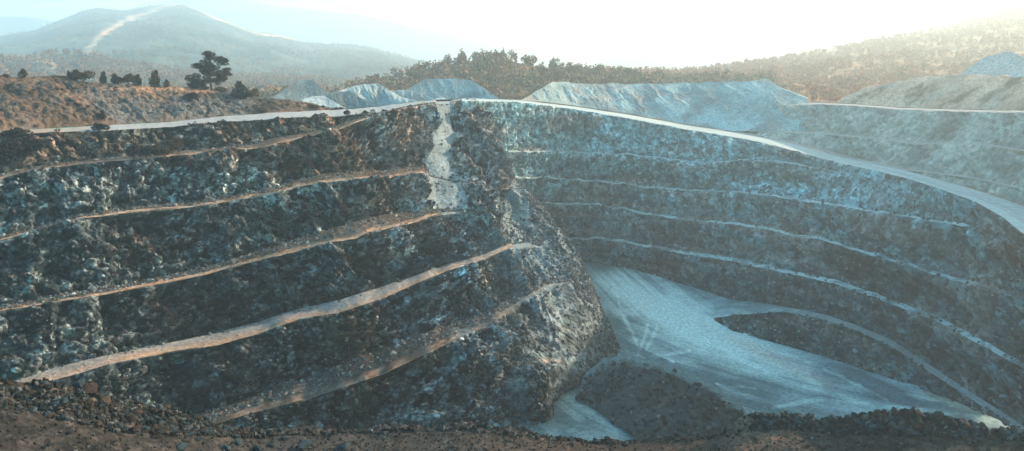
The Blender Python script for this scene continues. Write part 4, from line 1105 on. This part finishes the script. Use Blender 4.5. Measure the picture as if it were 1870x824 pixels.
# ================================================================== VEGETATION
def leaf_cloud(centers, radii, n, size, seed, flat=1.0):
    """small leaf faces spread through several clumps"""
    r = np.random.default_rng(seed); centers = np.array(centers, float); radii = np.array(radii, float)
    if radii.ndim == 1: radii = np.repeat(radii[:, None], 3, 1) * np.array([1, 1, flat])
    vol = radii.prod(1) ** (2 / 3.); k = r.choice(len(centers), n, p=vol / vol.sum())
    d = r.normal(size=(n, 3)); d /= np.linalg.norm(d, axis=1)[:, None]
    rad = r.uniform(.25, 1, n) ** .5 * (1 + r.normal(0, .08, n))
    p = centers[k] + d * radii[k] * rad[:, None]
    a = r.normal(size=(n, 3)); a /= np.linalg.norm(a, axis=1)[:, None]
    b = np.cross(a, r.normal(size=(n, 3))); b /= np.linalg.norm(b, axis=1)[:, None]
    s = size * r.uniform(.6, 1.4, n)[:, None]
    V = np.stack([p + a * s, p - a * s * .5 + b * s * .8, p - a * s * .5 - b * s * .8], 1).reshape(-1, 3)
    F = np.arange(n * 3).reshape(-1, 3)
    return V, F
def tube(pts, rads, seg=6):
    V = []; F = []
    pts = [Vector(p) for p in pts]
    for i, (p, r_) in enumerate(zip(pts, rads)):
        d = (pts[min(i + 1, len(pts) - 1)] - pts[max(i - 1, 0)]).normalized()
        a = d.orthogonal().normalized(); b = d.cross(a)
        for j in range(seg):
            t = 2 * math.pi * j / seg
            V.append(p + (a * math.cos(t) + b * math.sin(t)) * r_)
    for i in range(len(pts) - 1):
        for j in range(seg):
            F.append((i * seg + j, i * seg + (j + 1) % seg, (i + 1) * seg + (j + 1) % seg, (i + 1) * seg + j))
    return np.array([tuple(v) for v in V]), F
def join_tubes(ts):
    V = []; F = []; o = 0
    for v, f in ts:
        V.append(v); F += [tuple(q_ + o for q_ in ff) for ff in f]; o += len(v)
    return np.concatenate(V), F
def root(name, P, label, cat, group=None):
    e = bpy.data.objects.new(name, None); C.objects.link(e); e.location = P
    e.empty_display_size = .5
    return tag(e, label, cat, group)

# the lone pine on the bank
def lone_pine():
    P = spot(388, 163, ['earth_bank'])
    t = root('pine_tree', P - Vector((0, 0, .3)), 'lone tall pine with layered dark crown standing on the brown earth bank', 'tree')
    m = math.hypot(P.x, P.y) / FPX
    def at(x, y, dy=0): return ((x - 388) * m, dy, (163 - y) * m + .3)
    trunk = [at(387, 165), at(386, 155), at(386, 145, .1), at(387, 132, .2), at(389, 118, .1), at(392, 108)]
    v, f = tube(trunk, [.30, .24, .21, .17, .12, .05], 8); mesh_from('trunk', v, f, M_BARK, None, True, t)
    lv = [((386, 146), (366, 146, -.4), 17, 8), ((386, 149), (359, 153, .6), 12, 7), ((387, 137), (371, 131, .5), 16, 8), ((387, 141), (408, 136, -.5), 15, 7), ((388, 138), (416, 134, .3), 10, 6),
          ((389, 120), (405, 117, .4), 14, 7), ((389, 122), (378, 122, -.5), 14, 8), ((391, 110), (390, 108, 0), 15, 7), ((387, 128), (368, 124, .2), 9, 5), ((386, 148), (396, 149, .3), 12, 5), ((390, 112), (412, 114, 0), 8, 4), ((386, 150), (372, 158, .2), 10, 5), ((388, 126), (388, 127, 0), 15, 8), ((387, 133), (394, 126, -.6), 12, 7), ((387, 141), (380, 143, .8), 13, 8), ((387, 147), (362, 158, -.3), 10, 5), ((387, 139), (403, 142, .5), 12, 5)]
    for i, (a_, b_, rx_, rz_) in enumerate(lv):
        A_ = Vector(at(*a_)); B_ = Vector(at(b_[0], b_[1], b_[2] * 1.2))
        v, f = tube([A_, A_.lerp(B_, .5) + Vector((0, 0, .1)), B_], [.09, .06, .03], 5)
        limb = mesh_from('limb', v, f, M_BARK, None, True, t)
        c = [B_ + Vector((random.uniform(-.6, .6) * rx_ * m, random.uniform(-.6, .6) * rx_ * m, random.uniform(-.7, .9) * rz_ * m)) for _ in range(7)]
        v, f = leaf_cloud([tuple(q_) for q_ in c], [rx_ * m * .46] * 7, int(130 * rx_), .12, 40 + i, .55)
        mesh_from('foliage', v, f, M_PINE, None, False, limb)
lone_pine()

BM = {}
def bush(P, wd, ht, label, group=None, dark=False, conical=False, i=0, name='bush', cat='bush', dens=1.0):
    t = root(name, P - Vector((0, 0, .1)), label, cat, group)
    key = (i % 4, dark, conical, round(dens, 1))
    if key not in BM:
        r = np.random.default_rng(70 + i % 4 + 10 * conical)
        if conical: c = [(r.uniform(-.12, .12), r.uniform(-.12, .12), z_) for z_ in (.2, .4, .6, .8)]; ra = [.42, .34, .25, .14]
        else: c = [(r.uniform(-.28, .28), r.uniform(-.28, .28), r.uniform(.3, .7)) for _ in range(8)]; ra = [r.uniform(.2, .32) for _ in range(8)]
        v, f = leaf_cloud(c, ra, int(1500 * dens), .05, 80 + i)
        v[:, 2] = np.maximum(v[:, 2], .02)
        o1 = mesh_from('foliage', v, f, M_BUSH_DK if dark else M_BUSH)
        st = [tube([(0, 0, -.1), (r.uniform(-.05, .05), r.uniform(-.05, .05), .3), (r.uniform(-.3, .3), r.uniform(-.3, .3), .62)], [.03, .022, .008], 4) for _ in range(4)]
        v, f = join_tubes(st); o2 = mesh_from('stem', v, f, M_BARK)
        BM[key] = (o1.data, o2.data); bpy.data.objects.remove(o1); bpy.data.objects.remove(o2)
    for nm, me in zip(('foliage', 'stem'), BM[key]):
        o = bpy.data.objects.new(nm, me); C.objects.link(o); o.parent = t; o.scale = (wd, wd, ht)
    t.rotation_euler = (0, 0, random.uniform(0, 6.28))
    return t
def bush_px(px, py, wpx, hpx, label, names=None, **kw):
    P = spot(px, py, names)
    if P is None: print('no spot', px, py); return
    m = math.sqrt(P.x ** 2 + P.y ** 2) / FPX
    bush(P, wpx * m, hpx * m, label, **kw)
EB = ['earth_bank']
for a_ in [(42, 141, 14, 14, 'small pointed shrub on the bank crest near the left edge', 0, 1), (12, 141, 10, 7, 'low scrub tuft on the bank crest at the left edge', 0, 0), (127, 144, 8, 12, 'thin little shrub just left of the round bush', 0, 1),
           (152, 150, 28, 22, 'large round tan bush on the crest of the brown bank', 0, 0), (190, 154, 12, 20, 'narrow twisted shrub right of the large round bush', 1, 1), (215, 156, 20, 19, 'dark rounded shrub in the middle of the bank crest', 1, 0),
           (233, 157, 20, 17, 'pale shrub touching the dark rounded shrub on the crest', 0, 0), (252, 158, 16, 19, 'small leaning cone shaped shrub left of the tall conical one', 1, 1), (286, 160, 20, 30, 'tall conical shrub standing alone on the flat bank crest', 0, 1),
           (302, 161, 12, 13, 'little shrub at the right foot of the tall conical shrub', 0, 1), (440, 180, 32, 32, 'big conical dark bush right of the lone pine', 1, 1), (462, 181, 22, 20, 'rounded bush behind the big conical bush', 0, 0), (405, 170, 22, 12, 'low brown bush between the lone pine and the conical bush', 0, 0),
           (352, 161, 16, 11, 'low bush at the left foot of the lone pine', 1, 0), (360, 163, 20, 16, 'dense bush under the lower limbs of the lone pine', 1, 0)]:
    bush_px(*a_[:5], names=EB, dark=bool(a_[5]), conical=bool(a_[6]), i=a_[0] % 4)
for a_ in [(182, 243, 24, 16, 'dark bush spilling over the edge of the haul road at the left', 1, None), (183, 222, 12, 16, 'small dark bush on the bank above the bush at the road edge', 1, EB), (246, 293, 26, 30, 'largest dark bush overhanging the highest bench path', 1, None),
           (266, 285, 24, 24, 'dark bush right beside the largest one above the bench path', 1, None), (300, 283, 30, 26, 'broad brown bush third from left above the bench path', 0, None), (318, 275, 28, 26, 'pale brown bush at the right end of the bush row above the bench path', 0, None),
           (527, 307, 32, 26, 'round brown bush half way down the gullied face', 0, None), (634, 215, 12, 12, 'small dark round bush at the bend of the haul road', 1, None), (545, 210, 20, 20, 'bush on the right tongue of the brown bank by the road', 0, EB),
           (520, 208, 18, 12, 'low dark bush left of the bush on the bank tongue', 1, EB), (480, 206, 18, 12, 'low pale bush on the foot of the brown bank', 0, EB), (345, 188, 26, 14, 'dark bush in the hollow of the brown bank below the pine', 1, EB), (345, 310, 20, 16, 'small brown bush on the face left of the gullies', 0, None),
           (690, 262, 16, 26, 'dark narrow bush on the gullied rock below the haul road', 1, None), (640, 300, 16, 12, 'dark tuft above the second bench near the gullies', 1, None), (545, 295, 14, 12, 'small brown tuft right of the round bush on the gullied face', 0, None),
           (8, 300, 50, 36, 'leftmost very dark thicket above the highest bench path', 1, None), (35, 298, 46, 30, 'very dark thicket second from left edge above the bench path', 1, None), (62, 288, 34, 22, 'dark low thicket right of the two at the left edge', 1, None), (22, 275, 40, 24, 'dark thicket higher up the slope at the left edge', 1, None),
           (570, 200, 16, 10, 'little bush at the tip of the brown bank', 0, EB), (120, 262, 26, 12, 'low dark brush on the slope left of centre', 1, None), (420, 262, 14, 9, 'tiny bush near the middle of the highest bench path', 1, None)]:
    bush_px(*a_[:5], names=a_[6], dark=bool(a_[5]), i=a_[0] % 4)
# scattered dry scrub too small to count
lst = []
r_ = np.random.default_rng(55)
def tufts(P, size, n_leaf, seed, mat, label, name='dry_scrub', tall=1.0):
    r = np.random.default_rng(seed); n = len(P); size = np.asarray(size)
    d = r.normal(size=(n, n_leaf, 3)); d /= np.linalg.norm(d, axis=2)[..., None]; d[..., 2] = np.abs(d[..., 2]) * tall
    p = P[:, None] + d * (r.uniform(.3, 1, (n, n_leaf, 1)) * size[:, None, None] * .5)
    a = r.normal(size=p.shape); a /= np.linalg.norm(a, axis=2)[..., None]; b = np.cross(a, r.normal(size=p.shape)); b /= np.linalg.norm(b, axis=2)[..., None]
    s = size[:, None, None] * r.uniform(.10, .22, (n, n_leaf, 1))
    V = np.stack([p + a * s, p - a * s * .5 + b * s * .8, p - a * s * .5 - b * s * .8], 2).reshape(-1, 3)
    o = mesh_from(name, V, np.arange(len(V)).reshape(-1, 3), mat)
    return tag(o, label, kind='stuff')
Pe = [t_ for t_ in SURF if t_[0] == 'earth_bank'][0]
i = r_.choice(len(Pe[3]), 260); P = Pe[3][i]
Pa, _, _ = grid_pts(GL, slice(LROWS[1], LROWS[2]), 320, 56, lambda px, py: (px < 700) * 1.0)
Pb, _, _ = grid_pts(GL, slice(LROWS[3], LROWS[5]), 160, 57, lambda px, py: (px < 850) * 1.0)
P = np.concatenate([P, Pa, Pb])
tufts(P, r_.uniform(.4, 1.3, len(P)), 26, 58, M_BUSH_DK, 'dry scrub dotted over the bank and upper slopes of the left wall')

Pa, _, _ = grid_pts(GL, slice(LROWS[2], LROWS[3]), 260, 61, lambda px, py: (px < 760) * 1.0)
Pb, _, _ = grid_pts(GL, slice(LROWS[4], LROWS[5]), 420, 62, lambda px, py: (px < 800) * (.3 + (px > 480)))
Pc, _, _ = grid_pts(GL, slice(LROWS[6], LROWS[7]), 420, 63, lambda px, py: (px < 830) * (.2 + (px > 420)))
Pd, _, _ = grid_pts(GL, slice(LROWS[3], LROWS[8]), 500, 64, lambda px, py: (px > 420) * (px < 800) * 1.0)
i = r_.choice(len(Pe[3]), 900)
P = np.concatenate([Pa, Pb, Pc, Pd, Pe[3][i]])
M_GRASS = plain_mat('dry_tan_grass', (.10, .062, .036), (.24, .155, .090), 2.0, rnd=.2, bump=0)
tufts(P, r_.uniform(.25, .8, len(P)), 16, 65, M_GRASS, 'dry tan grass and weeds on the benches and bank of the left wall', 'dry_grass', 1.2)

# ------------------------------------------------------------------ woodland
TM = []
for i in range(7):
    r = np.random.default_rng(200 + i)
    con = i in (5, 6)
    if con: c = [(r.uniform(-.06, .06), r.uniform(-.06, .06), z_) for z_ in np.linspace(.25, .92, 6)]; ra = [.25, .24, .2, .16, .12, .07]
    else:
        c = [(r.uniform(-.26, .26), r.uniform(-.26, .26), r.uniform(.42, .85)) for _ in range(8)]; ra = [r.uniform(.13, .22) for _ in range(8)]
    v, f = leaf_cloud(c, ra, 380, .042, 210 + i, .8)
    o1 = mesh_from('crown', v, f, M_TREE)
    st = [tube([(0, 0, -.05), (.01, 0, .3), (0, .01, .7)], [.022, .018, .008], 5)] + [tube([(0, 0, .3), tuple(np.array(c[j]) * .9)], [.012, .004], 4) for j in range(3)]
    v, f = join_tubes(st); o2 = mesh_from('trunk', v, f, M_BARK)
    TM.append((o1.data, o2.data)); bpy.data.objects.remove(o1); bpy.data.objects.remove(o2)
def tree(P, h, i, label, group, warm=False):
    t = root('woodland_tree', P, label, 'tree', group)
    t.rotation_euler = (0, 0, random.uniform(0, 6.28)); s_ = h
    wx = h * random.uniform(.85, 1.25)
    for nm, me in zip(('crown', 'trunk'), TM[i]):
        if warm and nm == 'crown': me = TMW[i]
        o = bpy.data.objects.new(nm, me); C.objects.link(o); o.parent = t; o.scale = (wx, wx, h)
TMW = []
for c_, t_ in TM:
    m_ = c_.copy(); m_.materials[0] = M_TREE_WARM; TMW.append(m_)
def hill_pts(g, n, seed, wf=None):
    P = np.stack([g.X, g.Y, g.Z + Z0], -1).reshape(-1, 3); px = g.px.ravel(); py = g.py.ravel()
    r = np.random.default_rng(seed)
    ww = ((px > -60) & (px < 1930)) * (1.0 if wf is None else wf(px, py, P))
    i = r.choice(len(P), n, p=ww / ww.sum()); return P[i] + np.stack([r.normal(0, 1, n), r.normal(0, 1, n), np.zeros(n)], 1), px[i], py[i]
def size_word(h): return 'small' if h < 5.3 else 'middling' if h < 6.7 else 'tall' if h < 7.8 else 'largest'
def kind_word(i): return 'cone shaped' if i >= 5 else ('rounded', 'lopsided', 'broad crowned', 'ragged', 'narrow crowned')[i]
def knoll_place(x):
    for lim, t in ((735, 'at the left foot of the wooded knoll'), (790, 'on the left slope of the wooded knoll'), (850, 'above the flat topped grey heap'), (905, 'on the summit of the wooded knoll'), (960, 'in the gap between the two big heaps'),
                   (1040, 'above the left end of the huge heap'), (1120, 'behind the left half of the huge heap'), (9999, 'behind the middle of the huge heap')):
        if x < lim: return t
def slope_place(x):
    for lim, t in ((1290, 'behind the middle of the huge heap'), (1400, 'behind the right end of the huge heap'), (1500, 'just right of the pointed heap'), (1600, 'above the tip of the brown mound'), (1720, 'above the middle of the brown mound'), (9999, 'beside the pale gravel cone at the right')):
        if x < lim: return t
cnt = 0
P, px, py = hill_pts(H5, 175, 71, lambda px, py, P: (px > 670) * (px < 1200) * (np.hypot(P[:, 0], P[:, 1]) < 440) * 1.0)
for q_, x_ in zip(P, px):
    h_ = random.uniform(4.5, 8.5)
    tree(Vector(q_.tolist()), h_, cnt % 7, size_word(h_) + ' ' + kind_word(cnt % 7) + ' tree ' + knoll_place(x_), 'trees of the wooded knoll'); cnt += 1
P, px, py = hill_pts(H4, 125, 72, lambda px, py, P: (px > 1180) * (np.hypot(P[:, 0], P[:, 1]) < 560) * 1.0)
for q_, x_ in zip(P, px):
    h_ = random.uniform(5, 9)
    tree(Vector(q_.tolist()), h_, cnt % 7, size_word(h_) + ' ' + kind_word(cnt % 7) + ' sunlit tree ' + slope_place(x_), 'trees of the right hillside', True); cnt += 1
# the rest of the woods: past counting
def wood(name, P, h, mat, label, seed, nl=34):
    r = np.random.default_rng(seed); n = len(P); h = np.asarray(h)
    d = r.normal(size=(n, nl, 3)); d /= np.linalg.norm(d, axis=2)[..., None]
    wdt = h * r.uniform(.28, .45, n)
    p = P[:, None] + d * (r.uniform(.3, 1, (n, nl, 1)) * np.stack([wdt, wdt, h * .42], -1)[:, None]) + np.stack([h * 0, h * 0, h * .55], -1)[:, None]
    a = r.normal(size=p.shape); a /= np.linalg.norm(a, axis=2)[..., None]; b = np.cross(a, r.normal(size=p.shape)); b /= np.linalg.norm(b, axis=2)[..., None]
    s = h[:, None, None] * r.uniform(.10, .17, (n, nl, 1))
    V = np.stack([p + a * s, p - a * s * .5 + b * s * .8, p - a * s * .5 - b * s * .8], 2).reshape(-1, 3)
    o = mesh_from(name, V, np.arange(len(V)).reshape(-1, 3), mat)
    return tag(o, label, kind='stuff')
P, px, py = hill_pts(H5, 900, 73, lambda px, py, P: (px > 640) * (px < 1420) * 1.0)
wood('woodland', P, rng.uniform(3, 7, len(P)), M_TREE, 'close wood covering the knoll behind the stockpiles', 74)
P, px, py = hill_pts(H4, 3600, 75, lambda px, py, P: 1.0 * np.hypot(P[:, 0], P[:, 1]) ** .5)
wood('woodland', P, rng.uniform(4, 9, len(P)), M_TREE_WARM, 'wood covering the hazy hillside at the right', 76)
def nopath(px, py):
    dd = np.minimum(polydist(px, py, [(160, 92), (200, 62), (250, 34), (300, 13), (325, 9)])[0], polydist(px, py, [(345, 14), (400, 37), (450, 58), (520, 68), (600, 84)])[0])
    return (dd > 7) * 1.0
P, px, py = hill_pts(HL, 9000, 77, lambda px, py, P: nopath(px, py) * (.25 + (np.hypot(P[:, 0], P[:, 1]) < 900)) * (.15 + sstep(-.3, .3, vnoise(P[:, 0] / 60, P[:, 1] / 60, P[:, 2] * 0, 79))))
wood('woodland', P, rng.uniform(3.5, 8, len(P)), M_TREE, 'scattered scrub wood on the large hill at the left', 78, 22)
P, px, py = hill_pts(H0, 2600, 81)
wood('woodland', P, rng.uniform(3.5, 8, len(P)), M_TREE, 'wood on the lower dark spur at the left', 82, 26)
# valley wood between the bank and the hill
az_v = rng.uniform(ray(-60, 150)[0], ray(760, 150)[0], 1500); dv = rng.uniform(330, 620, 1500)
P = np.stack([dv * np.sin(az_v), dv * np.cos(az_v), np.full(1500, Z0 - 11.0)], 1)
wood('woodland', P, rng.uniform(5, 10, 1500), M_TREE, 'valley wood between the brown bank and the large hill', 80, 30)

# ================================================================== HAZE
hm = bpy.data.materials.new('haze_air'); hm.use_nodes = True
nt = hm.node_tree; nt.nodes.clear()
ho = N(nt, 'ShaderNodeOutputMaterial'); pv = N(nt, 'ShaderNodeVolumePrincipled')
pv.inputs['Color'].default_value = (*HAZE_COLOR, 1); pv.inputs['Density'].default_value = HAZE_DENSITY; pv.inputs['Anisotropy'].default_value = HAZE_G
nt.links.new(pv.outputs[0], ho.inputs['Volume'])
x0, x1, y0, y1, z0_, z1_ = -6500, 6500, -400, 6500, -8, Z0 + 600
V = np.array([(x, y, z) for x in (x0, x1) for y in (y0, y1) for z in (z0_, z1_)], float)
F = [(0, 1, 3, 2), (4, 6, 7, 5), (0, 4, 5, 1), (2, 3, 7, 6), (0, 2, 6, 4), (1, 5, 7, 3)]
hz = mesh_from('haze', V, F, hm); tag(hz, kind='stuff')
